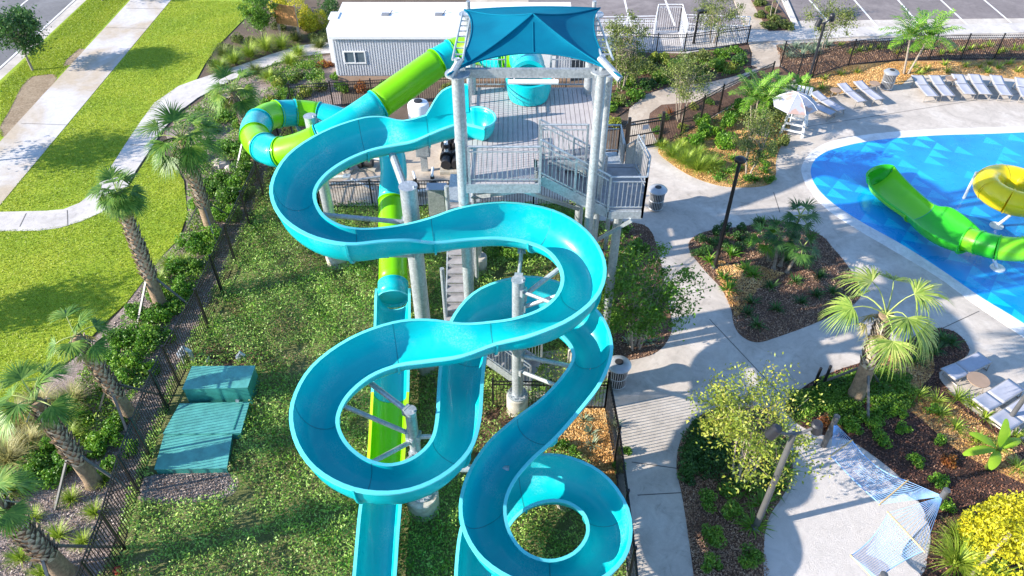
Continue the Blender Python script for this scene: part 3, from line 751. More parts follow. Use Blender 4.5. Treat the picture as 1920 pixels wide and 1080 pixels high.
# ------------------------------------------------------------------ SLIDE COLUMNS
def slide_column(label, base, top, r, arms, ped=(.42, .75), zt=None):
    b = G(*base, 0); z1 = zt or hgt(base, top)
    t = thing('slide_support', label, 'support post', 'galvanised columns carrying the slides', loc=b)
    MB().tube([(0, 0, ped[1]), (0, 0, z1)], r, 26).build('shaft', 'galv', t, smooth=True)
    mb = MB().lathe((0, 0, z1), [(r + .02, 0), (r + .02, .025), (.02, .03)], 26); mb.tube([(r*.7, -.3*r, z1 + .02), (r*.7, -.3*r, z1 + .08)], .03, 6)
    mb.build('cap_plate', 'galv', t)
    mb = MB().lathe((0, 0, 0), [(ped[0], -.2), (ped[0], ped[1] - .06), (ped[0] - .03, ped[1] - .03), (ped[0]-.06, ped[1]-.03)], 28); mb.build('concrete_footing', 'pedestal', t, smooth=True)
    bp = MB().lathe((0, 0, ped[1] - .03), [(r + .14, 0), (r + .14, .04), (r, .045)], 26)
    fp = bp.build('base_flange', 'galv', t)
    bo = MB()
    for k in range(10):
        a = 2*math.pi*k/10; bo.tube([((r+.09)*math.cos(a), (r+.09)*math.sin(a), ped[1]), ((r+.09)*math.cos(a), (r+.09)*math.sin(a), ped[1]+.09)], .018, 6)
    bo.build('anchor_bolts', 'galv', fp)
    for q, (za, end, zz, rr) in enumerate(arms):
        e = G(*end, zz) - b
        am = MB(); d = Vector((e.x, e.y, 0)).normalized() * r
        am.tube([Vector((0, 0, za)) + d, e], rr, 10)
        am.box(Vector((0, 0, za)) + d, (.08, .22, .22), rz=math.atan2(d.y, d.x))
        am.box(e, (.22, .22, .03))
        am.build('arm', 'galv', t, smooth=True)
    return t
def cen(i, dz=-.06):
    Rp, Lp, zz = FA[i]; m_ = (Rp + Lp) / 2; return (m_.x, m_.y, zz.x + dz)
def pxof(p_):
    x, y, z = p_; dz = z - CH; dep = y*C_ - dz*S_
    return (960 + FPX*x/dep, 540 - FPX*(y*S_ + dz*C_)/dep), z
def arm(za, i, r=.07, side=None, f=.0):
    x, y, z = cen(i)
    if side is not None:
        q = FA[i][side]; x = x*(1-f) + q.x*f; y = y*(1-f) + q.y*f; z = z + .35*f
    e, zz = pxof((x, y, z)); return (za, e, zz, r)
slide_column('thick galvanised column inside the far left loop of the turquoise slide', (803, 690), 350, .23, [arm(6.6, 5, .11, 1, .6), arm(5.9, 9), arm(5.3, 10, .07), arm(4.9, 13, .06)], ped=(.38, .85))
slide_column('galvanised column standing through the right loop beside the dark blue lower curve', (970, 770), 525, .165, [arm(5.0, 21, .05), arm(4.7, 19, .07), arm(4.4, 20, .06), arm(2.9, 43, .06), arm(2.5, 45, .07), arm(1.9, 46, .06), (5.3, (978, 470), 5.35, .05)], ped=(.33, .8))
slide_column('short galvanised column in the middle of the near left loop over the lime runout', (795, 952), 770, .135, [arm(4.1, 28, .07), arm(3.3, 29, .06), arm(3.1, 32, .06), arm(3.2, 37, .06), arm(2.6, 33, .05), arm(1.9, 49, .1)], ped=(.44, .7))
slide_column('galvanised column half hidden by the left loop, its footing showing under the slide', (636, 492), 230, .19, [(5.9, (640, 240), 5.2, .06), (5.2, (560, 285), 4.9, .07), (5.4, (600, 262), 5.1, .06), (4.0, (545, 214), 3.7, .07), (3.9, (650, 330), 5.2, .05)], ped=(.46, .75), zt=6.15)
slide_column('low footing seen inside the last turquoise loop', (1060, 945), 0, .14, [(1.0, (1068, 880), .98, .06)], ped=(.25, .6), zt=1.05)

# ------------------------------------------------------------------ TOWER
tw = thing('slide_tower', 'grey steel slide tower with boarded deck, blue shade canopy and stairs', 'tower', loc=(0, 0, 0))
DZ = 7.2; X0, X1, Y0, Y1, YS = -1.25, 2.45, 16.25, 21.6, 17.35
XN = .72
mb = MB(); x = X0
while x < X1 - .05:
    y0 = Y0 if x + .14 < XN else YS + .05
    mb.box((x + .07, (y0 + Y1)/2, DZ - .02), (.128, Y1 - y0, .04)); x += .142
mb.build('deck_boards', 'deck_board', tw)
mb = MB()
mb.box(((X0+X1)/2, (Y0+Y1)/2+.6, DZ - .09), (X1-X0-.1, Y1-Y0-1.4, .03))
for (a, b) in (((X0, Y0), (XN, Y0)), ((X0, Y0), (X0, Y1)), ((X1, YS), (X1, Y1)), ((X0, Y1), (X1, Y1)), ((XN, Y0), (XN, YS)), ((XN, YS), (X1, YS))):
    mb.bar((a[0], a[1], DZ - .17), (b[0], b[1], DZ - .17), .07, .28)
for y in (17.5, 18.8, 20.1): mb.bar((X0+.04, y, DZ-.2), (X1-.04, y, DZ-.2), .08, .2)
mb.bar((X0+.3, Y0+.2, DZ-.3), (X0+.1, 17.6, 6.0), .08); mb.bar((XN-.5, Y0+.1, DZ-.3), (1.9, 17.3, 5.6), .09); mb.bar((.1, Y0+.1, DZ-.35), (-1.1, 17, 6.2), .08)
mb.build('deck_frame', 'galv', tw)
CT = 10.15
def tcol(x, y, z1, r=.2, z0=0.0, cap=True):
    c_ = MB().tube([(x, y, z0 + .7), (x, y, z1)], r, 26).build('column', 'galv', tw, smooth=True)
    if cap: MB().lathe((x, y, z1), [(r + .15, 0), (r + .15, .04), (.05, .06)], 26).build('cap_plate', 'galv', c_)
    MB().lathe((x, y, 0), [(.32, -.1), (.32, .66), (.28, .7)], 26).build('concrete_footing', 'pedestal', c_, smooth=True)
tcol(-1.28, 16.35, CT, .15); tcol(2.12, 16.5, CT, .12); tcol(2.37, 16.9, CT - .3, .085, cap=False)
tcol(-1.25, 21.2, 9.65, .14); tcol(2.35, 21.2, 9.65, .14)
for x, y, z_ in ((-1.28, 16.35, CT), (2.12, 16.5, CT), (-1.25, 21.2, 9.65), (2.35, 21.2, 9.65)):
    MB().tube([(x, y, z_), (x, y, z_ + .4)], .06, 10).build('canopy_post', 'galv', tw, smooth=True)
for a_, b_ in (((2.05, 16.5, 10.5), (2.5, 16.0, 10.2)), ((-1.2, 16.4, 10.5), (-1.45, 16.1, 10.2))):
    MB().tube([a_, b_], .085, 10).build('canopy_arm', 'galv', tw, smooth=True)
for x in (-1.27, 2.24):
    mb = MB()
    for o_ in (-.12, .12): mb.tube([(x + o_, 16.5, CT + .3), (x + o_, 20.7, 9.9)], .03, 8)
    for k in range(8): y = 16.9 + k*.5; zz_ = CT + .3 - (y - 16.5)/4.2*(CT - 9.6); mb.bar((x - .12, y, zz_), (x + .12, y, zz_), .03)
    mb.build('side_truss', 'galv', tw)
MB().bar((-1.1, 16.5, 10.12), (1.95, 16.5, 10.12), .1, .22).build('cross_beam', 'galv', tw); MB().bar((-1.1, 21.2, 9.6), (2.2, 21.2, 9.6), .1, .2).build('cross_beam', 'galv', tw)
mb = MB(); mb.tube([(-.1, 16.42, 9.93), (1.1, 16.42, 9.93)], .06, 10)
for x in (.05, 1.0): mb.bar((x, 16.45, 9.93), (x, 16.5, 10.1), .03)
mb.build('light_bar', 'white_paint', tw)
# canopy
cs = [Vector((-1.48, 16.0, 10.3)), Vector((2.48, 15.95, 10.3)), Vector((2.40, 20.15, 10.25)), Vector((-1.30, 20.1, 10.22))]
pk = Vector((.52, 18.2, 10.85)); NS = 14; NR = 12
edge = []; cm = sum(cs, Vector()) / 4
for i in range(4):
    a, b = cs[i], cs[(i+1) % 4]
    for k in range(NS):
        t = k / NS; p_ = a.lerp(b, t); inw = (cm - (a+b)/2); inw.z = 0; inw.normalize()
        edge.append(p_ + inw * (.95, .36, .1, .36)[i] * (4*t*(1-t))**.8 + Vector((0, 0, (.12, .1, .1, .1)[i] * 4*t*(1-t))))
V = []; F = []; ne = len(edge)
for r in range(NR + 1):
    f = r / NR
    for p_ in edge: V.append(pk.lerp(p_, f) - Vector((0, 0, .09 * math.sin(math.pi * f))))
for r in range(NR):
    for k in range(ne):
        k2 = (k+1) % ne; F.append((r*ne+k, r*ne+k2, (r+1)*ne+k2, (r+1)*ne+k))
cnp = MB().add(V, F).build('canopy', 'shade_cloth', tw, smooth=True, ang=9)
mb = MB()
for i in range(4):
    mb.tube([V[r*ne + i*NS] + Vector((0, 0, .012)) for r in range(NR+1)], .022, 6)
mb.tube([V[r*ne + NS//2] + Vector((0, 0, .01)) for r in range(2, NR+1)], .012, 5)
mb.tube(edge + [edge[0]], .02, 6); mb.build('canopy_seam', 'shade_cloth', cnp)
# railings
def railing(mb, a, b, h=1.07, post=1.3, bal=.12, mid=True, r=.024):
    a = Vector(a); b = Vector(b); L = (b-a).length; up = Vector((0, 0, h)); e = Vector((0, 0, .1)); m_ = Vector((0, 0, h - .15))
    mb.tube([a+up, b+up], r*1.15, 6); mb.bar(a+e, b+e, .035, .03)
    if mid: mb.bar(a+m_, b+m_, .03, .025)
    n = max(1, round(L/post))
    for i in range(n+1): p_ = a.lerp(b, i/n); mb.bar(p_ - Vector((0, 0, .25)), p_ + up, .06, .06, up=(0, 1, 0))
    n = max(1, round(L/bal))
    for i in range(1, n): p_ = a.lerp(b, i/n); mb.bar(p_ + e, p_ + (m_ if mid else up), .016, .016, up=(0, 1, 0))
def rail_part(parent, segs, mat='galv', name='guardrail', **k):
    for a, b in segs:
        mb = MB(); railing(mb, a, b, **k); mb.build(name, mat, parent)
rail_part(tw, [((-1.1, Y0, DZ), (XN, Y0, DZ)), ((XN + .05, YS, DZ), (2.0, YS, DZ)), ((X1, 17.4, DZ), (X1, Y1, DZ)), ((X0, 19.4, DZ), (X0, Y1, DZ)), ((X0, Y1, DZ), (-.2, Y1, DZ)), ((1.2, Y1, DZ), (X1, Y1, DZ)), ((X0, 16.5, DZ), (X0, 17.9, DZ))])
def flight(parent, a, b, wdir, w, n, rails=(0, 1)):
    """a top (x,y,z) centre, b bottom centre"""
    a = Vector(a); b = Vector(b); wd = Vector(wdir).normalized() * w / 2
    st = MB()
    for s in (-1, 1): st.bar(a + wd*s - Vector((0, 0, .12)), b + wd*s - Vector((0, 0, .12)), .05, .28)
    f = st.build('stair_flight', 'galv', parent)
    t = MB(); run = Vector((b.x-a.x, b.y-a.y, 0)); rl = run.length / n
    ang = math.atan2(run.y, run.x)
    for i in range(n):
        p_ = a.lerp(b, (i + .5)/n); t.box((p_.x, p_.y, p_.z + .02), (rl*1.02, w - .06, .04), rz=ang)
        t.box(p_ + run.normalized() * (-rl/2) + Vector((0, 0, .08)), (.02, w - .08, .12), rz=ang)
    t.build('treads', 'tread', f)
    for s in rails:
        s_ = -1 if s == 0 else 1
        mb = MB(); railing(mb, a + wd*s_, b + wd*s_); mb.build('handrail', 'galv', f)
LZ = 6.1
q0, q1 = G(1138, 405, LZ - .2), G(1204, 408, LZ - .2)
Xa, Xb, Yf = q0.x, q1.x, q0.y
flight(tw, (XN + .02, Yf + .55, DZ), (Xa, Yf + .55, LZ), (0, 1, 0), 1.05, 8)
lp = [(Xa, Yf), (Xb, Yf), (Xb + .22, 17.6), (Xb + .05, 18.7), (Xa + .05, 18.7)]
mb = MB().prism(lp, LZ - .05, LZ)
for i in range(5): a, b = lp[i], lp[(i+1) % 5]; mb.bar((a[0], a[1], LZ-.16), (b[0], b[1], LZ-.16), .06, .24)
mb.tube([(3.0, 17.0, .6), (3.0, 17.0, LZ-.2)], .13, 14); mb.bar((2.3, 17, 4.6), (3.3, 16.5, LZ-.3), .09)
mb.build('stair_landing', 'galv', tw)
MB().prism([(x*.96 + (Xa+Xb)*.02, y*.98 + .02*17.5) for x, y in lp], LZ+.002, LZ + .012).build('landing_tread', 'tread', tw)
rail_part(tw, [((lp[k][0], lp[k][1], LZ), (lp[k+1][0], lp[k+1][1], LZ)) for k in range(3)])
flight(tw, (Xa + .62, 18.7, LZ), (Xa + .62, 21.2, 4.3), (1, 0, 0), 1.1, 8)
mb = MB().box((2.45, 21.9, 4.25), (2.6, 1.3, .08)); mb.tube([(3.6, 22.4, 0), (3.6, 22.4, 4.2)], .08, 12); mb.build('stair_landing', 'galv', tw)
rail_part(tw, [((3.7, 21.3, 4.3), (3.7, 22.5, 4.3)), ((1.2, 22.5, 4.3), (3.7, 22.5, 4.3))])
flight(tw, (1.1, 21.9, 4.25), (-1.1, 21.9, 3.4), (0, 1, 0), 1.1, 6)
MB().box((-1.65, 21.6, 3.37), (1.1, 1.8, .08)).build('stair_landing', 'galv', tw)
flight(tw, (-1.72, 20.7, 3.4), (-1.72, 17.2, 1.15), (1, 0, 0), .86, 13, rails=(1,))
mb = MB()
for xx in (-2.15, -1.27): MB().tube([(xx, 17.4, 0), (xx, 17.4, 3.3)], .07, 10).build('stair_post', 'galv', tw, smooth=True); MB().tube([(xx, 20.4, 0), (xx, 20.4, 4.3)], .08, 10).build('stair_post', 'galv', tw, smooth=True)
pass
MB().box((-1.4, 16.7, 1.1), (1.6, 1.0, .08)).build('stair_landing', 'galv', tw)
flight(tw, (-.6, 16.25, 1.1), (.75, 15.75, .25), (.35, 1, 0), 1.15, 5)
# bracing below the deck
mb = MB()
for a, b in (((-1.25, 16.4, 6.6), (-1.25, 21.2, 4.2)), ((2.3, 21.2, 6.6), (-1.2, 21.2, 4.2)), ((2.1, 16.6, 6.4), (2.3, 21.0, 4.0))): mb.tube([a, b], .06, 8)
mb.build('brace', 'galv', tw)
# ------------------------------------------------------------------ FENCES
def fence(label, pts, h=1.35, top=False, mat='black_metal', closed=False, group=None, bay=2.1, pick=.11, name='picket_fence', tall=0):
    P = [G(*p, h) * 1 for p in pts] if top else [G(*p) for p in pts]
    for p_ in P: p_.z = 0
    t = thing(name, label, 'fence', group, loc=P[0]); o0 = P[0]
    for i in range(len(P) - 1):
        a, b = P[i] - o0, P[i+1] - o0; L = (b-a).length; n = max(1, round(L / bay))
        for k in range(n):
            p_, q = a.lerp(b, k/n), a.lerp(b, (k+1)/n); l = (q-p_).length
            mb = MB()
            for z in (h - .02, h - .17, .12): mb.bar(p_ + Vector((0, 0, z)), q + Vector((0, 0, z)), .03, .03)
            m_ = max(2, round(l / pick))
            for j in range(1, m_): r = p_.lerp(q, j/m_); mb.bar(r + Vector((0, 0, .05)), r + Vector((0, 0, h)), .018, .018, up=(0, 1, 0))
            mb.build('picket_panel', mat, t)
            pm = MB().box(p_ + Vector((0, 0, h/2 + .03)), (.06, .06, h + .06)); pm.box(p_ + Vector((0, 0, h + .07)), (.075, .075, .025)); pm.build('post', mat, t)
    e = P[-1] - o0; MB().box(e + Vector((0, 0, h/2 + .03)), (.06, .06, h + .06)).build('post', mat, t)
    return t
fence('long black picket fence between the left palms and the weedy bed', [(80, 1230), (152, 1055), (188, 962), (220, 855), (245, 788), (282, 698), (305, 652), (365, 545), (420, 425), (478, 305), (515, 225), (540, 178)], h=1.75, top=True)
fence('black picket fence behind the curled tube slide below the white trailer', [(550, 206), (700, 197), (870, 188), (1060, 183)])
fence('black picket fence in front of the pump equipment under the top slide loop', [(600, 392), (700, 391), (870, 389), (1000, 388), (1098, 386)])
fence('short black picket fence closing the left side of the pump yard', [(600, 392), (565, 320), (548, 250)])
fence('curved black picket fence climbing from the gate past the tan path', [(1237, 272), (1275, 257), (1347, 213), (1397, 188), (1440, 168)], h=1.5)
fence('short black picket fence between tower and gate', [(1122, 290), (1170, 283)])
fence('long black picket fence behind the pool loungers', [(1462, 128), (1493, 152), (1522, 146), (1590, 124), (1680, 116), (1800, 113), (1925, 112), (2100, 111)], h=1.45)
fence('black picket fence beside the concrete walk by the last slide loop', [(1134, 768), (1152, 868), (1166, 985), (1178, 1090), (1186, 1180)], h=1.6)
fence('short black picket fence crossing below the slide by the stair foot', [(925, 766), (1030, 768), (1134, 768)], h=1.3)
# gate
A, B = G(1174, 283), G(1236, 272)
gt = thing('pedestrian_gate', 'black metal picket gate with a small sign beside the tower stair', 'gate', loc=A)
d = B - A; L = d.length; u = d / L
for k, s in enumerate((0, 1)): MB().box(d*s + Vector((0, 0, .85)), (.13, .13, 1.7)).build('gate_post', 'black_metal', gt)
mb = MB()
for z in (.1, .75, 1.3, 1.45): mb.bar(u*.08 + Vector((0, 0, z)), u*(L-.08) + Vector((0, 0, z)), .045, .05)
n = int(L/.1)
for j in range(1, n): mb.bar(u*(j*L/n) + Vector((0, 0, .1)), u*(j*L/n) + Vector((0, 0, 1.45)), .018, .018, up=(0, 1, 0))
mb.build('gate_leaf', 'black_metal', gt)
MB().box(u*(L*.5) + Vector((0, -.03, 1.1)), (.3, .02, .22), rz=math.atan2(u.y, u.x)).build('sign_plate', 'sling', gt)
# white / grey ramp railings by the car park
def ramp_rail(label, segs, h, mat='plastic_white', base=0):
    P0 = G(*segs[0][0]); t = thing('ramp_railing', label, 'railing', loc=P0)
    for a, b in segs:
        mb = MB(); A, B = G(*a) - P0, G(*b) - P0; railing(mb, A + Vector((0, 0, base)), B + Vector((0, 0, base)), h=h, post=1.5, bal=.13); mb.build('rail_panel', mat, t)
ramp_rail('white picket railing round the ramp landing by the car park', [((1228, 62), (1272, 62)), ((1272, 62), (1281, 98)), ((1228, 62), (1222, 96))], 1.7)
ramp_rail('white railing along the far walk right of the ramp landing', [((1281, 62), (1400, 66)), ((1285, 80), (1400, 84))], 1.1)
ramp_rail('white railing of the ramp behind the leafy trees beside the shade canopy', [((1110, 68), (1228, 68)), ((1120, 60), (1228, 58))], .9)
fence('dark picket fence edging the ramp below the white railings', [(1180, 97), (1230, 100), (1282, 100), (1400, 84)], h=1.1)

# ------------------------------------------------------------------ TRAILER
y0 = G(635, 152).y; zt = hgt((635, 152), 66); xl = G(635, 152).x
p_ = G(632, 9, zt); yb = p_.y; xr = 3.1
tr = thing('office_trailer', 'long white corrugated office trailer with flat pale roof and small window', 'trailer')
MB().box(((xl+xr)/2, (y0+yb)/2, (zt-.25)/2 + .25), (xr-xl, yb-y0, zt - .25)).build('body', 'siding', tr)
mb = MB(); x = xl + .05
while x < xr: mb.box((x, y0 - .03, zt/2 + .1), (.06, .05, zt - .5)); x += .135
y = y0 + .05
while y < yb: mb.box((xl - .03, y, zt/2 + .1), (.05, .06, zt - .5)); y += .135
mb.build('corrugated_siding', 'siding', tr)
rf = MB().box(((xl+xr)/2, (y0+yb)/2, zt + .04), (xr-xl+.24, yb-y0+.3, .1)).build('roof', 'roof_white', tr)
mb = MB().box(((xl+xr)/2, y0-.15, zt - .06), (xr-xl+.2, .05, .16)); mb.build('fascia', 'white_paint', tr)
MB().box(((xl+xr)/2, y0 + .02, .15), (xr-xl, .1, .3)).build('skirting', 'sign_tan', tr)
wc = G(667, 101, 1.6)
def win(xc, w_, h_, zc):
    f = MB()
    for dx in (-w_/2, 0, w_/2): f.box((xc+dx, y0-.07, zc), (.06, .06, h_))
    for dz in (-h_/2, h_/2): f.box((xc, y0-.072, zc+dz), (w_+.06, .06, .06))
    f = f.build('window', 'white_paint', tr); MB().box((xc, y0-.05, zc), (w_, .03, h_)).build('pane', 'window_glass', f)
zc = zt - 1.15
xw = [G(px, 101, zc).x for px in (648, 687)]; win(xw[0]*.97 + .0, 1.35, .65, zc) if False else win((xw[0]+xw[1])/2, xw[1]-xw[0], .62, zc)
win(G(822, 98, zc).x + .3, .7, .5, zc)
mb = MB().box((1.8, y0-.06, 1.35), (.95, .06, 2.1)); mb.build('door', 'white_paint', tr)
for k, px in enumerate((723, 823)):
    q = G(px, 31, zt); v = MB(); v.box(q + Vector((0, 0, .12)), (.4, .35, .07)); v.bar(q + Vector((.2, .1, .05)), q + Vector((.35, .3, .25)), .05); v.build('roof_vent', 'hatch_dark', rf)
q = G(622, 33, zt); MB().box(q + Vector((.15, 0, .1)), (.5, .9, .08)).build('roof_hatch', 'white_paint', rf)
q = G(612, 60, zt*.6); MB().box((xl - .35, y0 + (yb-y0)*.62, zt*.42), (.6, 1.5, zt*.84)).build('air_unit', 'white_paint', tr)

# ------------------------------------------------------------------ SIGN BOARD
a, b = G(527, 70), G(563, 76); sb = thing('notice_board', 'weathered brown wooden board on two posts by the footpath', 'sign board', loc=a)
d = b - a
for s in (0, 1): MB().box(d*s + Vector((0, 0, 1.0)), (.12, .12, 2.0)).build('post', 'timber_pole', sb)
MB().box(d/2 + Vector((0, -.08, 1.45)), (d.length + .1, .05, 1.15), rz=math.atan2(d.y, d.x)).build('board', 'wood', sb)

# ------------------------------------------------------------------ LAMP POSTS
def lamp(label, base, top_y, kind, mat='black_metal', dirv=(1, 0), hz=None, r=.06):
    h = hz or hgt(base, top_y); t = thing('lamp_post', label, 'lamp post', loc=G(*base)); d = Vector((dirv[0], dirv[1], 0)).normalized()
    MB().tube([(0, 0, 0), (0, 0, h)], [r*1.25, r], 14).build('pole', mat, t, smooth=True)
    MB().lathe((0, 0, 0), [(.16, 0), (.16, .05), (.1, .12)], 18).build('base_cover', mat, t)
    if kind == 'dome':
        MB().tube([(0, 0, h-.05), d*.25 + Vector((0, 0, h+.1)), d*.1 + Vector((0, 0, h + .14))], .03, 8).build('arm', mat, t)
        MB().lathe((0, 0, h + .02), [(.19, 0), (.2, .04), (.17, .12), (.08, .17), (.02, .18)], 24).build('lamp_head', mat, t, smooth=True)
    elif kind == 'box':
        MB().box(Vector((0, 0, h)) + d*.25, (.6, .32, .12), rz=math.atan2(d.y, d.x)).build('lamp_head', mat, t)
    else:
        MB().tube([-d*.45 + Vector((0, 0, h + .12)), -d*.2 + Vector((0, 0, h)), (0, 0, h - .02), d*.2 + Vector((0, 0, h)), d*.45 + Vector((0, 0, h+.12))], .035, 8).build('crossarm', mat, t)
        for s in (-1, 1):
            q = d*s*.5 + Vector((0, 0, h + .18)); e = (Vector((0, .15, -.9)) + d*s*.25).normalized()
            hd = MB().tube([q - e*.14, q - e*.1, q + e*.24], [.08, .125, .135], 16).build('spotlight', 'dark_bronze', t, smooth=True)
            MB().tube([q + e*.241, q + e*.245], .11, 16).build('lens', 'window_glass', hd)
    return t
lamp('tall black lamp post with dome head in the island bed', (1340, 502), 303, 'dome')
lamp('dark lamp post with two spotlights behind the lifeguard chair', (1508, 178), 42, 'twin', 'dark_bronze', (.8, .6))
lamp('grey lamp post with two cylinder spotlights beside the hammock pad', (1416, 990), 812, 'twin', 'grey_pole', (1, .12), r=.07)
lamp('slim black lamp post with flat head by the ramp railings', (1300, 84), 22, 'box', dirv=(1, .2))
lamp('dark pole at the right picture edge by the white sun loungers', (1886, 795), 640, 'box', 'grey_pole')
for k, (x, y) in enumerate(((1524, 728), (1542, 724))):
    t = tag(MB().tube([G(x, y), G(x, y) + Vector((0, 0, .95))], .045, 12).build('bollard', 'black_metal', smooth=True), ['slim black bollard post at the palm bed edge, left of the pair', 'slim black bollard post at the palm bed edge, right of the pair'][k], 'bollard', 'two black bollards by the palm bed')

# ------------------------------------------------------------------ LOUNGERS
def make_lounger():
    t = thing('sun_lounger', '', 'sun lounger'); L, W, Z = 2.1, .68, .36
    mb = MB()
    for s in (-1, 1):
        mb.tube([(s*W/2, -L/2, Z), (s*W/2, L/2 - .8, Z), (s*W/2, L/2, Z + .10)], .024, 8)
    for y, z in ((-L/2, Z), (.2, Z), (L/2, Z + .1)): mb.tube([(-W/2, y, z), (W/2, y, z)], .022, 8)
    mb.build('frame', 'lounger_frame', t, smooth=True)
    V = []; F = []
    def sling(name, y0_, y1_, z0_, z1_):
        V = []; F = []
        for i in range(9):
            f = i/8; y = y0_ + (y1_-y0_)*f; z = z0_ + (z1_-z0_)*f
            for j in range(7):
                x = -W/2 + W*j/6; V.append((x, y, z + .02 - .035*math.sin(math.pi*j/6)*math.sin(math.pi*f)))
        for i in range(8):
            for j in range(6): F.append((i*7+j, i*7+j+1, i*7+j+8, i*7+j+7))
        o = MB().add(V, F).build(name, 'sling', t, smooth=True); md = o.modifiers.new('t', 'SOLIDIFY'); md.thickness = .012
    sling('seat_sling', -L/2, .18, Z, Z); sling('back_sling', .22, L/2, Z, Z + .11)
    for s in (-1, 1):
        for y in (-L/2 + .12, L/2 - .45): MB().tube([(s*(W/2-.01), y, Z), (s*(W/2+.01), y - .06*(1 if y < 0 else -1), 0)], .022, 8).build('leg', 'lounger_frame', t, smooth=True)
    for y in (-L/2 + .06, L/2 - .39): MB().tube([(-W/2, y, .02), (W/2, y, .02)], .02, 6).build('foot_bar', 'lounger_frame', t)
    return t
lproto = None
def lounger(head, foot, label, group, z=.4):
    global lproto
    a, b = G(*head, z), G(*foot, z - .04); m_ = (a + b)/2; d = a - b
    if lproto is None: o = lproto = make_lounger()
    else: o = copy_tree(lproto)
    o.location = (m_.x, m_.y, .04); o.rotation_euler.z = math.atan2(d.y, d.x) - math.pi/2; s = max(.85, min(1.25, d.length / 2.1)); o.scale = (s*.9, s, 1)
    tag(o, label, 'sun lounger', group)
g1 = 'sun loungers in a row behind the pool'; g2 = 'sun loungers by the palm bed'
for hd, ft, lb_ in [((1508, 188), (1558, 213), 'shaded sun lounger directly beside the lifeguard umbrella'), ((1525, 176), (1578, 208), 'blue shaded sun lounger, second from the lifeguard umbrella'),
                    ((1577, 160), (1616, 192), 'sun lounger just left of the sunlit one near the slatted bin'), ((1607, 156), (1649, 188), 'sunlit sun lounger nearest the left side of the slatted bin'),
                    ((1718, 145), (1748, 182), 'sun lounger first to the right of the slatted bin'), ((1750, 145), (1779, 181), 'sun lounger second to the right of the slatted bin'),
                    ((1793, 143), (1818, 178), 'sun lounger third to the right of the slatted bin, next to a small table'), ((1824, 143), (1848, 178), 'sun lounger fourth to the right of the slatted bin'),
                    ((1865, 145), (1887, 180), 'sun lounger fifth to the right of the slatted bin, with a dark patch of shade'), ((1912, 150), (1926, 184), 'sun lounger cut by the right picture edge behind the pool')]:
    lounger(hd, ft, lb_, g1)
lounger((1775, 706), (1846, 671), 'blue shaded sun lounger on the corner of the palm bed', g2)
lounger((1836, 764), (1905, 722), 'pale sunlit sun lounger below the small round tan table', g2)
lounger((1870, 800), (1945, 750), 'sun lounger lowest at the right picture edge behind the dark pole', g2)
def side_table(px, label, r=.27, z=.42):
    t = thing('side_table', label, 'side table', 'small round poolside tables', loc=G(*px, 0) if False else Vector((G(*px, z).x, G(*px, z).y, .04)))
    MB().lathe((0, 0, z-.03), [(r, 0), (r, .03), (.01, .035)], 24).build('table_top', 'brown_table', t)
    mb = MB()
    for k in range(4):
        a = k*math.pi/2 + .5; MB().tube([(math.cos(a)*r*.6, math.sin(a)*r*.6, z-.03), (math.cos(a)*r*.9, math.sin(a)*r*.9, 0)], .015, 6).build('leg', 'lounger_frame', t)
side_table((1834, 713), 'round tan side table between the two loungers by the palm bed', .33)
side_table((1567, 170), 'small tan side table between the shaded loungers')
side_table((1640, 157), 'small tan side table left of the slatted bin')
side_table((1783, 148), 'small tan side table between the right hand loungers')

# ------------------------------------------------------------------ LITTER BINS
def make_bin():
    t = thing('litter_bin', '', 'litter bin')
    mb = MB()
    for k in range(26):
        a = 2*math.pi*k/26; c, s = math.cos(a), math.sin(a)
        mb.tube([(c*.27, s*.27, .06), (c*.28, s*.28, .7), (c*.33, s*.33, .86)], .017, 5)
    for z, r in ((.08, .275), (.45, .285), (.84, .33)):
        mb.tube([(math.cos(2*math.pi*k/24)*r, math.sin(2*math.pi*k/24)*r, z) for k in range(25)], .016, 5)
    mb.build('slat_basket', 'can_metal', t, smooth=True)
    MB().lathe((0, 0, .05), [(.24, 0), (.245, .72), (.2, .73)], 24).build('liner', 'liner', t)
    ld = MB().lathe((0, 0, .86), [(.36, 0), (.37, .03), (.30, .1), (.13, .14), (.12, .12), (.12, .02)], 28).build('lid', 'can_metal', t, smooth=True)
    MB().lathe((0, 0, .965), [(.125, 0), (.12, .04), (.01, .041)], 20).build('lid_opening', 'liner', ld)
    return t
bp = make_bin()
for k, (px, lb_) in enumerate([((1228, 392), 'slatted metal litter bin beside the tower stair landing'), ((1155, 722), 'slatted metal litter bin half hidden behind the turquoise slide'), ((1660, 168), 'slatted metal litter bin among the sun loungers')]):
    o = bp if k == 0 else copy_tree(bp); o.location = G(*px) + Vector((0, 0, .04)); tag(o, lb_, 'litter bin', 'slatted litter bins'); o.scale = (1.05, 1.05, 1.05)

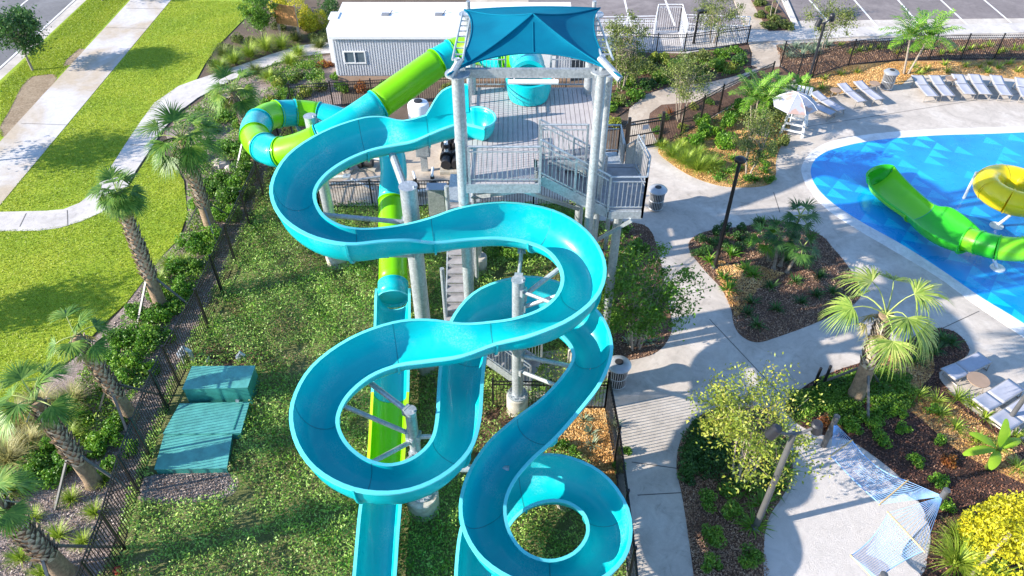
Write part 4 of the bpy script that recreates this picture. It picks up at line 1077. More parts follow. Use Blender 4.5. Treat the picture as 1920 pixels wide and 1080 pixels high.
# ------------------------------------------------------------------ LIFEGUARD CHAIR AND UMBRELLA
lc = G(1487, 245); lc.z = .04
t = thing('lifeguard_chair', 'tall white lifeguard chair with slatted ladder at the pool side', 'lifeguard chair', loc=lc, rz=R_(-25))
for sx_ in (-1, 1):
    for sy_, y1 in ((-1, -.25), (1, .25)): MB().bar((sx_*.5, sy_*.6, 0), (sx_*.32, y1, 1.35), .09).build('leg', 'white_paint', t)
mb = MB()
for k in range(4): z = .25 + k*.3; f = 1 - z/1.35*.45; mb.box((0, -.62*f - .02, z), (.95*f, .12, .05))
mb.build('ladder_rungs', 'white_paint', t)
mb = MB()
for k in range(3): z = .3 + k*.35; f = 1 - z/1.35*.4; [mb.bar((s*.5*f, -.6*f, z), (s*.5*f, .6*f, z), .04, .1) for s in (-1, 1)]
mb.build('side_slats', 'white_paint', t)
MB().box((0, 0, 1.38), (.7, .6, .06)).build('seat', 'white_paint', t)
mb = MB(); [mb.box((-.27 + k*.18, .3, 1.75), (.13, .04, .7)) for k in range(4)]; mb.build('backrest', 'white_paint', t)
for s in (-1, 1): MB().box((s*.37, 0, 1.62), (.08, .6, .04)).build('armrest', 'white_paint', t)
up = G(1492, 190, 2.3)
t = thing('sun_umbrella', 'white eight panel umbrella with faded rust blotches over the lifeguard chair', 'umbrella', loc=(up.x, up.y, 0))
MB().tube([(0, 0, 1.3), (0, 0, 2.72)], .025, 8).build('pole', 'white_paint', t)
V = [(0, 0, 2.7)]; F = []
for r_, z in ((.4, 2.6), (.75, 2.4), (1.0, 2.15)):
    for k in range(8): a = 2*math.pi*k/8 + .2; V.append((r_*math.cos(a), r_*math.sin(a), z))
for k in range(8):
    k2 = (k+1) % 8; F.append((0, 1+k, 1+k2))
    for r_ in range(2): F.append((1+r_*8+k, 1+(r_+1)*8+k, 1+(r_+1)*8+k2, 1+r_*8+k2))
o = MB().add(V, F).build('umbrella_cloth', 'umbrella_cloth', t); md = o.modifiers.new('t', 'SOLIDIFY'); md.thickness = .012
mb = MB(); [mb.tube([V[0], V[1+k], V[9+k], V[17+k]], .012, 5) for k in range(8)]; mb.build('ribs', 'plastic_white', t)

# ------------------------------------------------------------------ GREEN UTILITY BOX
zF, zM, zR = .27, .33, .82
a, b = G(291, 879, zF), G(424, 877, zF); ux = (b - a).normalized(); ux.z = 0; ang_ = math.atan2(ux.y, ux.x)
gb = thing('utility_cabinet', 'low teal metal utility cabinet with raised rear box in the weeds', 'utility cabinet', loc=(a.x, a.y, 0))
uy = Vector((-ux.y, ux.x, 0)); wd = (b - a).length
def loc_(px, z): q = G(*px, z) - Vector((a.x, a.y, 0)); return q
def block(name, q, z0_, z1_, lid=.05):
    P = [loc_(p_, z1_) for p_ in q]
    o = MB().prism([(p_.x, p_.y) for p_ in P], z0_, z1_ - .03).build(name, 'green_box', gb)
    c_ = sum(P, Vector())/4; P2 = [c_ + (p_ - c_)*(1 + lid/2) for p_ in P]
    MB().prism([(p_.x, p_.y) for p_ in P2], z1_ - .028, z1_).build('lid', 'green_lid', o); return P2
PF = block('front_body', [(291, 879), (424, 877), (434, 813), (309, 815)], 0, zF)
PM = block('middle_body', [(307, 813), (450, 811), (466, 754), (338, 757)], 0, zM)
PR = block('rear_body', [(343, 729), (463, 726), (477, 686), (361, 687)], 0, zR)
MB().bar(PM[1] + Vector((-.25, .1, .012)), PM[2] + Vector((-.2, -.1, .012)), .03, .02).build('hinge_rail', 'green_box', gb)
MB().box(loc_((445, 752), .45), (.1, .05, .08)).build('latch', 'galv', gb)
MB().box(loc_((300, 884), .1), (.06, .03, .1)).build('warning_plate', 'sling', gb)

# ------------------------------------------------------------------ SMALL PIPES
def standpipe(px, label, s=1.0, mat='galv'):
    t = thing('standpipe', label, 'pipe fitting', loc=G(*px)); MB().tube([(0, 0, 0), (0, 0, .45*s), (.12*s, 0, .6*s), (.25*s, 0, .45*s), (.25*s, 0, .1)], .06*s, 10).build('pipe', mat, t, smooth=True)
    MB().lathe((0, 0, .3*s), [(.12*s, 0), (.12*s, .08*s)], 14).build('flange', mat, t)
    MB().tube([(.05, -.12, .5*s), (.05, .12, .5*s)], .05*s, 8).build('valve_wheel', mat, t)
standpipe((347, 680), 'grey bent backflow pipe at the back left corner of the green cabinet', 1.2)
standpipe((451, 680), 'thin grey pipe stub behind the right end of the green cabinet', .8)
standpipe((391, 684), 'small grey pipe stub behind the middle of the green cabinet', .5)
o = tag(MB().lathe(G(222, 1072), [(.1, 0), (.1, .12), (.05, .16)], 14).build('valve_cap', 'red_paint'), 'small red valve cap in the weeds by the left fence', 'valve cap')

# ------------------------------------------------------------------ PUMP YARD
def pump(px, label, s=1.0, rz=0.0):
    t = thing('water_pump', label, 'pump', 'black water pumps in the pump yard', loc=G(*px) + Vector((0, 0, .05)), rz=rz); t.scale = (s, s, s)
    MB().box((0, 0, .06), (.5, .9, .12)).build('pump_base', 'pedestal', t)
    MB().tube([(0, -.3, .35), (0, .15, .35)], .2, 16).build('motor', 'pump_black', t, smooth=True)
    MB().tube([(0, .2, .35), (0, .4, .35)], .28, 18).build('volute', 'pump_black', t, smooth=True)
    MB().tube([(0, .3, .4), (0, .3, 1.0), (0, .55, 1.15), (0, .9, 1.15)], .08, 10).build('outlet_pipe', 'plastic_white', t, smooth=True)
    MB().tube([(0, .3, .8), (0, .3, .95)], .13, 12).build('pipe_collar', 'pump_black', t)
pump((838, 318), 'black pump beside the tower column, left one', 1.1); pump((858, 318), 'black pump beside the tower column, right one', 1.15)
pump((838, 292), 'black pump beside the tower column behind the first two', 1.0); pump((858, 286), 'black pump farthest back by the tower column', 1.1)
pump((645, 322), 'black pump behind the fence at the left of the slide loop', .9, 1.2); pump((690, 318), 'black pump behind the fence inside the slide loop', .9, 1.4)
pump((782, 362), 'low black pump pressed to the fence, left of the pair', .6, .3); pump((812, 362), 'low black pump pressed to the fence, right of the pair', .7, 0)
def elbox(px, label, w_, d_, z0_, z1_, mat, post=True, nm='electrical_cabinet'):
    t = thing(nm, label, 'cabinet', loc=G(*px) + Vector((0, 0, .05)))
    MB().box((0, 0, (z0_+z1_)/2), (w_, d_, z1_-z0_)).build('cabinet_body', mat, t)
    MB().box((0, -.02, z1_+.02), (w_+.08, d_+.1, .03)).build('top', 'sling', t)
    if post: MB().box((0, 0, z0_/2), (.3, .12, z0_)).build('stand', 'galv', t)
    MB().box((0, -d_/2-.01, (z0_+z1_)/2), (w_*.85, .02, (z1_-z0_)*.85)).build('door', mat, t)
    return t
elbox((797, 322), 'grey electrical cabinet on a post in the pump yard', .6, .35, .8, 1.6, 'galv')
elbox((823, 410), 'tall grey steel cabinet against the fence beside the tower', .7, .4, .05, 1.5, 'galv', False)
elbox((855, 412), 'dark grey steel cabinet against the fence, next to the tower column', .6, .4, .05, 1.4, 'dark_bronze', False)
t = thing('water_tank', 'white plastic water tank with dark lid behind the slide launch', 'tank', loc=G(789, 248))
MB().lathe((0, 0, 0), [(.48, 0), (.5, .1), (.5, 1.45), (.44, 1.55), (.2, 1.62)], 28).build('tank_body', 'plastic_white', t, smooth=True)
MB().lathe((0, 0, 1.6), [(.2, 0), (.2, .06), (.1, .08)], 20).build('tank_lid', 'liner', t)
mb = MB(); mb.tube([(-.3, .3, 1.6), (-.3, .3, 1.9), (-.5, .5, 1.9)], .05, 8); mb.build('inlet_pipe', 'plastic_white', t)
t = thing('pipe_run', 'white and grey pipes running along the pump yard floor', 'pipes')
for k, (a, b) in enumerate([((620, 345), (720, 330)), ((630, 300), (760, 298)), ((660, 336), (700, 355)), ((760, 360), (868, 352))]):
    MB().tube([G(*a, .3), G(*b, .3)], .06, 8).build('pipe', 'plastic_white' if k % 2 else 'galv', t, smooth=True)
for k, (px, r_, lb_) in enumerate([((415, 310), .45, 'pale boulder beside the leafy bed below the tube slide'), ((432, 318), .3, 'smaller pale boulder next to the big one')]):
    mb = MB(); rr = random.Random(k); prof = [(r_*.9, -.1), (r_, .1), (r_*.75, r_*.5), (r_*.3, r_*.62)]
    mb.lathe((0, 0, 0), prof, 9); mb.v = [(x*rr.uniform(.8, 1.15), y*rr.uniform(.7, 1.05), z*rr.uniform(.85, 1.1)) for x, y, z in mb.v]
    o = mb.build('boulder', 'boulder', smooth=True); o.location = G(*px); tag(o, lb_, 'boulder')

# ------------------------------------------------------------------ CHILDREN'S SLIDES IN THE POOL
M['kid_lime_rim'] = M['kid_green_rim'] = M['kid_green']
ks = thing('children_slide', 'bright green open children slide curving into a closed tube in the splash pool', 'water slide')
def SP(l): return [Vector(x) if not isinstance(x, tuple) else x for x in l]
kst = [((1630, 335), (1676, 312), .12, .55), ((1636, 352), (1690, 330), .14, .5), ((1665, 378), (1718, 358), .2, .45), ((1700, 402), (1752, 385), .3, .45), ((1728, 425), (1782, 390), .42, .62), ((1762, 446), (1815, 412), .55, .62), ((1797, 462), (1845, 440), .68, .45)]
KS = [[G(*r, z + hh), G(*l, z + hh), Vector((z, 0, 0))] for r, l, z, hh in kst]
flume_sections(ks, KS, 3, ['kid_lime', 'kid_green'], lip=.06)
M['kid_lime_rim'] = M['kid_green_rim'] = M['kid_green']
for s in list(ks.children):
    for c_ in s.children:
        if c_.name.startswith('rim'): c_.data.materials[0] = M['kid_green']
kt = [G(*p, z) for p, z in (((1812, 448), 1.05), ((1835, 455), 1.15), ((1870, 464), 1.3), ((1915, 467), 1.45), ((1960, 455), 1.6), ((2010, 430), 1.8))]
kp = smooth_poly(kt, 5, closed=False)
for k in range(5):
    seg = kp[k*5:k*5+6]; sec = MB().tube(seg, .44, 22, cap=False).build('tube_section', 'kid_lime' if k % 2 == 0 else 'kid_green', ks, smooth=True, ang=60)
    MB().tube([seg[0], seg[0] + (seg[1]-seg[0]).normalized()*.05], .48, 22, cap=False).build('tube_flange', 'kid_green', sec, smooth=True, ang=40)
V = []; F = []
q = KS[0]; cc = (q[0]+q[1])/2; hw_ = (q[0]-q[1])/2; hw_.z = 0; ax_ = Vector((hw_.y, -hw_.x, 0)).normalized()
if ax_.dot(cc - (KS[1][0]+KS[1][1])/2) < 0: ax_ = -ax_
for i in range(6):
    ph = math.pi/2*i/5
    for j in range(13):
        t_ = math.pi*j/12; V.append(Vector((cc.x, cc.y, .12)) + hw_*(-math.cos(t_))*math.sin(ph)**.6 + ax_*.42*math.sin(t_)*math.sin(ph)**.6 + Vector((0, 0, .55*(1-math.cos(ph)))))
for i in range(5):
    for j in range(12): F.append((i*13+j, i*13+j+1, (i+1)*13+j+1, (i+1)*13+j))
o = MB().add(V, F).build('slide_end_tub', 'kid_green', ks, smooth=True); md = o.modifiers.new('t', 'SOLIDIFY'); md.thickness = .04
MB().tube(V[-13:], .04, 6).build('rim', 'kid_green', o, smooth=True)
def strut(parent, bpx, top, r=.06):
    b = G(*bpx, .055); mb = MB().tube([b, top], r, 12); p_ = mb.build('support_leg', 'plastic_white', parent, smooth=True)
    MB().lathe(b, [(.26, 0), (.25, .05), (.12, .08)], 20).build('foot_plate', 'plastic_white', p_)
strut(ks, (1870, 503), kp[10] - Vector((0, 0, .4)))
yr = thing('yellow_tube_ring', 'bright yellow closed tube slide ring standing over the splash pool', 'water slide')
cr = G(1899, 360, 1.3); V = []
ring = [cr + Vector((math.cos(a)*.98, math.sin(a)*1.0, .12*math.sin(a*.5))) for a in [math.radians(20 + 300*k/20) for k in range(21)]]
ring = [cr + Vector((2.2, 1.1, .7)), cr + Vector((1.5, .95, .4))] + ring[1:] + [cr + Vector((1.4, -.9, -.3)), cr + Vector((2.2, -1.1, -.5))]
rp = smooth_poly(ring, 2, closed=False)
k = 0
while k < len(rp) - 1:
    seg = rp[k:k+7]
    if len(seg) > 1:
        sec = MB().tube(seg, .48, 24, cap=False).build('tube_section', 'kid_yellow', yr, smooth=True, ang=60)
        MB().tube([seg[0], seg[0] + (seg[1]-seg[0]).normalized()*.04], .515, 24, cap=False).build('tube_flange', 'kid_yellow', sec, smooth=True, ang=40)
    k += 6
strut(yr, (1868, 424), cr + Vector((-.2, -.85, -.35))); strut(yr, (1905, 385), cr + Vector((.1, .8, -.3)))
t = thing('spray_post', 'slim white water spray post standing in the splash pool', 'spray post', loc=G(1807, 372, .055))
MB().tube([(0, 0, 0), (0, 0, 1.25)], [.06, .05], 12).build('pole', 'plastic_white', t, smooth=True); MB().lathe((0, 0, 1.25), [(.06, 0), (.05, .05), (.01, .07)], 12).build('nozzle', 'galv', t)

# ------------------------------------------------------------------ HAMMOCKS
def hammock(label, c, z, tieA, tieB, sag=.35):
    """c: four corner px (a0,a1 bar A; b0,b1 bar B), z height of bars"""
    A0, A1, B0, B1 = [G(*q, z) for q in c]
    t = thing('hammock', label, 'hammock', 'two rope hammocks over the raked sand pad')
    for a, b in ((A0, A1), (B0, B1)):
        e = (b - a)*.04; MB().tube([a - e, b + e], .022, 8).build('spreader_bar', 'spreader', t, smooth=True)
    def S(u_, v_):
        p_ = A0.lerp(B0, v_).lerp(A1.lerp(B1, v_), u_); s = 4*v_*(1-v_)
        cx_ = (A0.lerp(B0, v_) + A1.lerp(B1, v_))/2; p_ = p_.lerp(cx_, .16*s)
        return p_ - Vector((0, 0, sag*s*(.55 + .45*4*u_*(1-u_))))
    mb = MB(); nu, nv = 15, 30
    for i in range(nu+1):
        u_ = i/nu; mb.tube([S(u_, j/nv) for j in range(nv+1)], .0055 if 0 < i < nu else .016, 3, cap=False)
    for j in range(nv+1): mb.tube([S(i/nu, j/nv) for i in range(nu+1)], .0042, 3, cap=False)
    mb.build('rope_net', 'rope_blue', t)
    for (a, b), tie in (((A0, A1), tieA), ((B0, B1), tieB)):
        mb = MB()
        for k in range(13): mb.tube([a.lerp(b, k/12), tie], .007, 3)
        mb.build('clew_ropes', 'rope_blue', t)
pA = G(1737, 975); ptop = Vector((pA.x, pA.y, 1.25))
t = thing('hammock_post', 'thick dark metal post at the pad edge holding both hammocks', 'post', loc=pA)
MB().tube([(0, 0, 0), (0, 0, 1.4)], .085, 16).build('post_shaft', 'grey_pole', t, smooth=True); MB().lathe((0, 0, 1.4), [(.09, 0), (.09, .03), (.01, .05)], 16).build('post_cap', 'grey_pole', t)
pB = G(1543, 838); t = thing('hammock_post', 'dark metal post behind the yellow tree at the top of the pad', 'post', loc=pB)
MB().tube([(0, 0, 0), (0, 0, 1.4)], .085, 16).build('post_shaft', 'grey_pole', t, smooth=True); MB().lathe((0, 0, 1.4), [(.09, 0), (.09, .03), (.01, .05)], 16).build('post_cap', 'grey_pole', t)
pC = G(1622, 1130); t = thing('hammock_post', 'dark metal post at the lower end of the pad', 'post', loc=pC)
MB().tube([(0, 0, 0), (0, 0, 1.4)], .085, 16).build('post_shaft', 'grey_pole', t, smooth=True); MB().lathe((0, 0, 1.4), [(.09, 0), (.09, .03), (.01, .05)], 16).build('post_cap', 'grey_pole', t)
hammock('blue white rope hammock stretched along the upper edge of the pad', [(1558, 854), (1597, 826), (1650, 945), (1701, 902)], .85, Vector((pB.x, pB.y, 1.15)), ptop - Vector((0, 0, .1)), .3)
hammock('pale rope hammock hanging over the lower end of the pad', [(1666, 962), (1732, 1033), (1596, 1042), (1640, 1088)], .85, ptop - Vector((0, 0, .1)), Vector((pC.x, pC.y, 1.15)), .3)
# ------------------------------------------------------------------ PLANTING
def unit(v): return v / (np.linalg.norm(v, axis=-1, keepdims=True) + 1e-9)
def blades(C, n, length, width, droop, rs, spread=1.0, seg=3, up0=.35):
    """n arching blades from centre C (3,): quads as separate strips joined (k=4 faces)"""
    a = rs.uniform(0, 2*np.pi, n); el = np.clip(rs.uniform(up0, 1.45, n), 0, 1.5)
    L = length * rs.uniform(.65, 1.15, n); out = []
    h = np.stack([np.cos(a), np.sin(a), np.zeros(n)], 1); sd = np.stack([-np.sin(a), np.cos(a), np.zeros(n)], 1)
    base = C + h * rs.uniform(0, .10*spread, n)[:, None]
    P = [base]; e = el.copy(); w_ = [1.0, .9, .6, .08][:seg+1]
    for k in range(seg):
        P.append(P[-1] + (h*np.cos(e)[:, None] + np.array([0, 0, 1.0])*np.sin(e)[:, None]) * (L/seg)[:, None]); e = e - droop*(.6+.5*k)
    for k in range(seg):
        w0 = width*w_[k]/2; w1 = width*w_[k+1]/2
        out.append(np.stack([P[k]-sd*w0, P[k]+sd*w0, P[k+1]+sd*w1, P[k+1]-sd*w1], 1))
    return np.concatenate(out).reshape(-1, 3)
def tuft(px, r, mat, label, group=None, n=110, seed=0, z=.04, droop=.45, width=.018, cat='grass tuft', name='grass_tuft', up0=.35):
    rs = np.random.RandomState(seed + int(px[0]*7 + px[1]*13)); c = G(*px)
    o = npmesh(name, blades(np.array([0., 0, 0]), n, r*1.35, width, droop, rs, up0=up0), 4, mat); o.location = (c.x, c.y, z)
    return tag(o, label, cat, group)
def bush_leaves(r, h, n, ls, rs, lumps=9, zc=.55):
    cs = rs.normal(size=(lumps, 3)); cs = unit(cs) * rs.uniform(.35, .85, (lumps, 1)); cs[:, 2] = np.abs(cs[:, 2])
    cs[:, :2] *= r; cs[:, 2] = cs[:, 2]*h*zc + h*.2
    k = rs.randint(0, lumps, n); d = unit(rs.normal(size=(n, 3))) * (rs.uniform(.5, 1, (n, 1)) ** .5)
    C = cs[k] + d * np.array([r*.45, r*.45, h*.35]) * rs.uniform(.6, 1.2, (lumps, 1))[k]
    C[:, 2] = np.maximum(C[:, 2], .02)
    return leafquads(C, ls*rs.uniform(.7, 1.3, n), ls*.5*rs.uniform(.7, 1.2, n), .5, rs)
def shrub(px, r, h, mat, label, group=None, n=None, ls=.09, z=.04, name='shrub', cat='shrub'):
    rs = np.random.RandomState(int(px[0]*3 + px[1]*17) % 99991); n = n or int(900*r*r*4 + 250); c = G(*px)
    o = npmesh(name, bush_leaves(r, h, n, ls, rs), 4, mat); o.location = (c.x, c.y, z); return tag(o, label, cat, group)
def rosette(px, r, mat, label, group=None, n=26, width=.07, z=.04, droop=.35, name='strap_leaf_plant', cat='plant'):
    rs = np.random.RandomState(int(px[0]*5 + px[1]*11) % 99991); c = G(*px)
    o = npmesh(name, blades(np.array([0., 0, 0]), n, r*1.2, width, droop, rs, seg=3, up0=.3), 4, mat); o.location = (c.x, c.y, z); return tag(o, label, cat, group)
def tree(px, h, cr, ch, mat, barkm, label, stems=1, n=2600, ls=.12, sparse=1.0, group=None, z=.04, r0=.07, seed=0, name='tree', lean=(0, 0), clumps=34, csz=.26):
    """h total height; crown of radius cr and depth ch"""
    rs = np.random.RandomState(seed + int(px[0] + px[1]*3)); c = G(*px); t = thing(name, label, 'tree', group, loc=(c.x, c.y, z))
    zc = h - ch/2; cl = []
    while len(cl) < clumps:
        v = rs.uniform(-1, 1, 3); q = np.linalg.norm(v)
        if .35 < q < 1: cl.append(v * np.array([cr, cr, ch/2]) * rs.uniform(.75, 1.12) + np.array([lean[0], lean[1], zc]))
    mb = MB(); tips = []
    for s in range(stems):
        a = 2*math.pi*s/max(1, stems) + rs.uniform(0, 1); sp = .0 if stems == 1 else .14
        b0 = Vector((math.cos(a)*sp, math.sin(a)*sp, 0)); k = 1.0 if stems == 1 else 2.4
        fork = Vector((b0.x*k + lean[0]*.5, b0.y*k + lean[1]*.5, h - ch*.95)); top = Vector((b0.x*k*1.6 + lean[0], b0.y*k*1.6 + lean[1], h - ch*.3))
        mb.tube([b0, b0.lerp(fork, .5) + Vector((rs.uniform(-.05, .05), rs.uniform(-.05, .05), 0)), fork, top], [r0, r0*.85, r0*.7, r0*.25], 8, cap=False); tips.append((fork, top))
    tr_ = mb.build('trunk', barkm, t, smooth=True); mb = MB()
    for q in cl:
        f, tp = tips[rs.randint(len(tips))]; st = f.lerp(tp, rs.uniform(0, .8)); e = Vector(q); m_ = st.lerp(e, .5) + Vector((0, 0, .08)); mb.tube([st, m_, e], [r0*.28, r0*.16, .005], 4, cap=False)
    mb.build('branches', barkm, tr_)
    n = int(n*1.7); k = rs.randint(0, clumps, n); cl = np.array(cl); sz = rs.uniform(.5, 1.4, clumps)[k][:, None]*csz*cr*sparse
    C = cl[k] + rs.normal(size=(n, 3)) * sz * np.array([1, 1, .75]); C[:, 2] = np.maximum(C[:, 2], .15)
    npmesh('crown', leafquads(C, ls*rs.uniform(.6, 1.3, n), ls*.5*rs.uniform(.7, 1.2, n), .35, rs), 4, mat, t)
    return t
def strips(P0, D, Nrm, L, w, droop, seg=4, fold=0.0):
    """tapering leaflets from P0 along D with gravity droop -> (N*seg*4,3)"""
    out = []; p = P0.copy(); d = D.copy(); prof = [.5, 1.0, .85, .5, .04]; n = len(P0)
    side = unit(np.cross(D, Nrm))
    for k in range(seg):
        q = p + d * (L/seg)[:, None]
        w0 = (w*prof[k]/2)[:, None]; w1 = (w*prof[k+1]/2)[:, None]
        out.append(np.stack([p-side*w0, p+side*w0, q+side*w1, q-side*w1], 1)); p = q
        d = d.copy(); d[:, 2] -= droop*(.25 + .35*k); d = unit(d)
    return np.concatenate(out).reshape(-1, 3)
def fan_palm(base, top, label, nf=16, pet=.75, fan=.75, mat='leaf_palm', r=.2, group=None, boots=(.25, 1.0), z=.04, seed=0, spread=1.0, props=True, nleaf=46, name='cabbage_palm', tilt=None, down=.35):
    rs = np.random.RandomState(seed + 5); c = Vector((base.x, base.y, z)); T = top - c; H_ = T.z
    t = thing(name, label, 'palm tree', group, loc=c)
    pts = [Vector((T.x*f**1.3, T.y*f**1.3, H_*f)) for f in [k/14 for k in range(15)]]
    rad = [r*(1.12 - .25*(k/14)) + (.05 if k == 0 else 0) for k in range(15)]
    tr_ = MB().tube(pts, rad, 16).build('trunk', 'palm_base' if boots else 'bark', t, smooth=True)
    if boots:
        V = []; zz = boots[0]*H_; row = 0
        while zz < boots[1]*H_:
            f = zz/H_; cpt = Vector((T.x*f**1.3, T.y*f**1.3, zz)); rr = r*(1.12 - .25*f); m_ = 8
            for k in range(m_):
                a = 2*math.pi*(k + .5*(row % 2))/m_ + rs.uniform(-.1, .1); o_ = Vector((math.cos(a), math.sin(a), 0)); s_ = Vector((-math.sin(a), math.cos(a), 0))
                w_ = rr*.42*rs.uniform(.7, 1.1); l_ = rs.uniform(.16, .26)
                b = cpt + o_*rr*.95; e = cpt + o_*(rr + rs.uniform(.06, .12)) + Vector((0, 0, l_))
                V += [b - s_*w_, b + s_*w_, e + s_*w_*.35, e - s_*w_*.35, b - s_*w_, e - s_*w_*.35, e + o_*-.03 - Vector((0, 0, .03)), b + Vector((0, 0, -.05)), b + s_*w_, b + Vector((0, 0, -.05)), e + o_*-.03 - Vector((0, 0, .03)), e + s_*w_*.35]
            zz += .105; row += 1
        npmesh('leaf_boots', np.array([tuple(v) for v in V]), 4, 'palm_boot', tr_)
    top_ = np.array([T.x, T.y, H_])
    for k in range(nf):
        a = k*2.39996 + rs.uniform(-.3, .3); el = 1.35 - 1.75*((k+.5)/nf)**.9*spread + rs.uniform(-.12, .12)
        h = np.array([math.cos(a), math.sin(a), 0.]); d0 = h*math.cos(el) + np.array([0, 0, math.sin(el)]); L = pet*rs.uniform(.8, 1.15)
        P = [top_ + d0*.05]; d = d0.copy()
        for q in range(4): P.append(P[-1] + d*L/4); d = unit((d - np.array([0, 0, .13 + .1*q*down*2]))[None])[0]
        tip = P[-1]
        pm = MB().tube([Vector(p) for p in P], [.028, .022, .018, .015, .012], 5, cap=False).build('frond', 'petiole', t)
        s_ = unit(np.cross(d, np.array([0, 0, 1.]))[None])[0]; nn = np.cross(s_, d)
        N_ = nleaf; th = np.linspace(-1.6, 1.6, N_) + rs.normal(size=N_)*.03
        D = np.cos(th)[:, None]*d + np.sin(th)[:, None]*s_ + nn*(.18*np.abs(np.sin(th))[:, None] + rs.normal(size=(N_, 1))*.05)
        D = unit(D); l_ = fan*(.72 + .28*np.cos(th*.8))*rs.uniform(.85, 1.1, N_)
        V = strips(np.repeat(tip[None], N_, 0), D, np.repeat(nn[None], N_, 0), l_, np.full(N_, .042), down)
        npmesh('leaf_fan', V, 4, mat, pm)
    if boots:
        for k in range(5):
            a = seed*1.3 + k*1.35 + rs.uniform(-.2, .2); h = np.array([math.cos(a), math.sin(a), 0.]); p0 = top_ + h*r*.9 - np.array([0, 0, .15]); p1 = p0 + h*.25 + np.array([0, 0, -.25]); nn = h
            pm = MB().tube([Vector(p0), Vector(p1)], .018, 5, cap=False).build('dead_frond', 'palm_boot', t); s_ = np.array([-math.sin(a), math.cos(a), 0]); th = np.linspace(-1.1, 1.1, 16)
            D = unit(np.cos(th)[:, None]*np.array([0, 0, -1.]) + np.sin(th)[:, None]*s_ + h*.15 + rs.normal(size=(16, 3))*.1)
            npmesh('leaf_fan', strips(np.repeat(p1[None], 16, 0), D, np.repeat(nn[None], 16, 0), fan*.65*rs.uniform(.6, 1, 16), np.full(16, .035), .3), 4, 'leaf_straw', pm)
    if props:
        for k in range(3):
            a = seed + k*2.1; f = min(.55, 1.5/H_); q = Vector((T.x*f**1.3, T.y*f**1.3, H_*f))
            MB().bar((math.cos(a)*1.1, math.sin(a)*1.1, 0), q, .07, .05).build('brace_board', 'grey_pole', t)
    return t
def feather_palm(px, h, label, nf=12, L=1.5, mat='leaf_bright', stems=1, r=.06, z=.04, seed=0, name='feather_palm', tr_h=None, lw=.045, ll=.36, lean=.0):
    rs = np.random.RandomState(seed + 3); c = G(*px); t = thing(name, label, 'palm tree', loc=(c.x, c.y, z))
    for s in range(stems):
        a = 2*math.pi*s/max(stems, 1); b = Vector((math.cos(a)*.12, math.sin(a)*.12, 0)) * (stems > 1); e = b*4 + Vector((lean, 0, h*rs.uniform(.75, 1)))
        MB().tube([b, b.lerp(e, .5), e], [r, r*.9, r*.8], 10).build('trunk', 'bark_pale', t, smooth=True)
        for k in range(nf):
            a = k*2.39996 + rs.uniform(-.2, .2); el = 1.3 - 1.2*(k+.5)/nf; d = np.array([math.cos(a)*math.cos(el), math.sin(a)*math.cos(el), math.sin(el)])
            P = [np.array(e)]; D = []
            for q in range(10): D.append(d.copy()); P.append(P[-1] + d*L/10); d = unit((d - np.array([0, 0, .11]))[None])[0]
            fr = MB().tube([Vector(p) for p in P], [.02*(1-q/12) for q in range(11)], 4, cap=False).build('frond', 'petiole', t)
            pts = []; dirs = []; nr = []
            for q in range(1, 10):
                for s_ in (-1, 1):
                    for e_ in (0, .5):
                        sd = unit(np.cross(D[q], [0, 0, 1.])[None])[0]; up = np.cross(sd, D[q])
                        pts.append(P[q] + D[q]*L/10*e_); dirs.append(unit((sd*s_ + D[q]*.55 + up*rs.uniform(-.1, .5))[None])[0]); nr.append(up)
            n_ = len(pts); l_ = ll*np.repeat([math.sin(math.pi*(q+1.5)/12)**.7 for q in range(1, 10)], 4)
            npmesh('leaflets', strips(np.array(pts), np.array(dirs), np.array(nr), l_, np.full(n_, lw), .5), 4, mat, fr)
    return t

# --- cabbage palms along the left fence: base px, crown centre px
gp = 'cabbage palms along the left fence'
gq = 'thick bushes between palms and left fence'
for i, (px, r, h) in enumerate([((375, 395), .5, .7), ((395, 365), .5, .7), ((445, 355), .5, .8), ((460, 300), .5, .8), ((480, 255), .5, .7), ((420, 280), .5, .7), ((345, 545), .45, .6), ((360, 510), .45, .6), ((380, 455), .45, .6), ((410, 410), .5, .6), ((435, 375), .45, .6), ((300, 560), .4, .5), ((255, 600), .5, .7), ((225, 640), .45, .6), ((275, 655), .45, .6), ((250, 690), .45, .6), ((210, 720), .5, .6), ((175, 850), .45, .6), ((130, 870), .5, .6), ((80, 880), .5, .6), ((225, 800), .4, .5), ((235, 655), .4, .5), ((290, 640), .45, .6), ((325, 585), .4, .5), ((400, 480), .35, .4), ((450, 240), .5, .7), ((425, 225), .5, .6), ((505, 225), .4, .6), ((470, 215), .5, .6), ((500, 205), .5, .5)]):
    shrub(px, r, h, ['leaf_bright', 'leaf_mid', 'leaf_bright'][i % 3], 'full green bush crowding the strip between palm trunks and left fence', gq, ls=.10)
def pz(base, crown, ztop):
    return G(*crown, ztop)
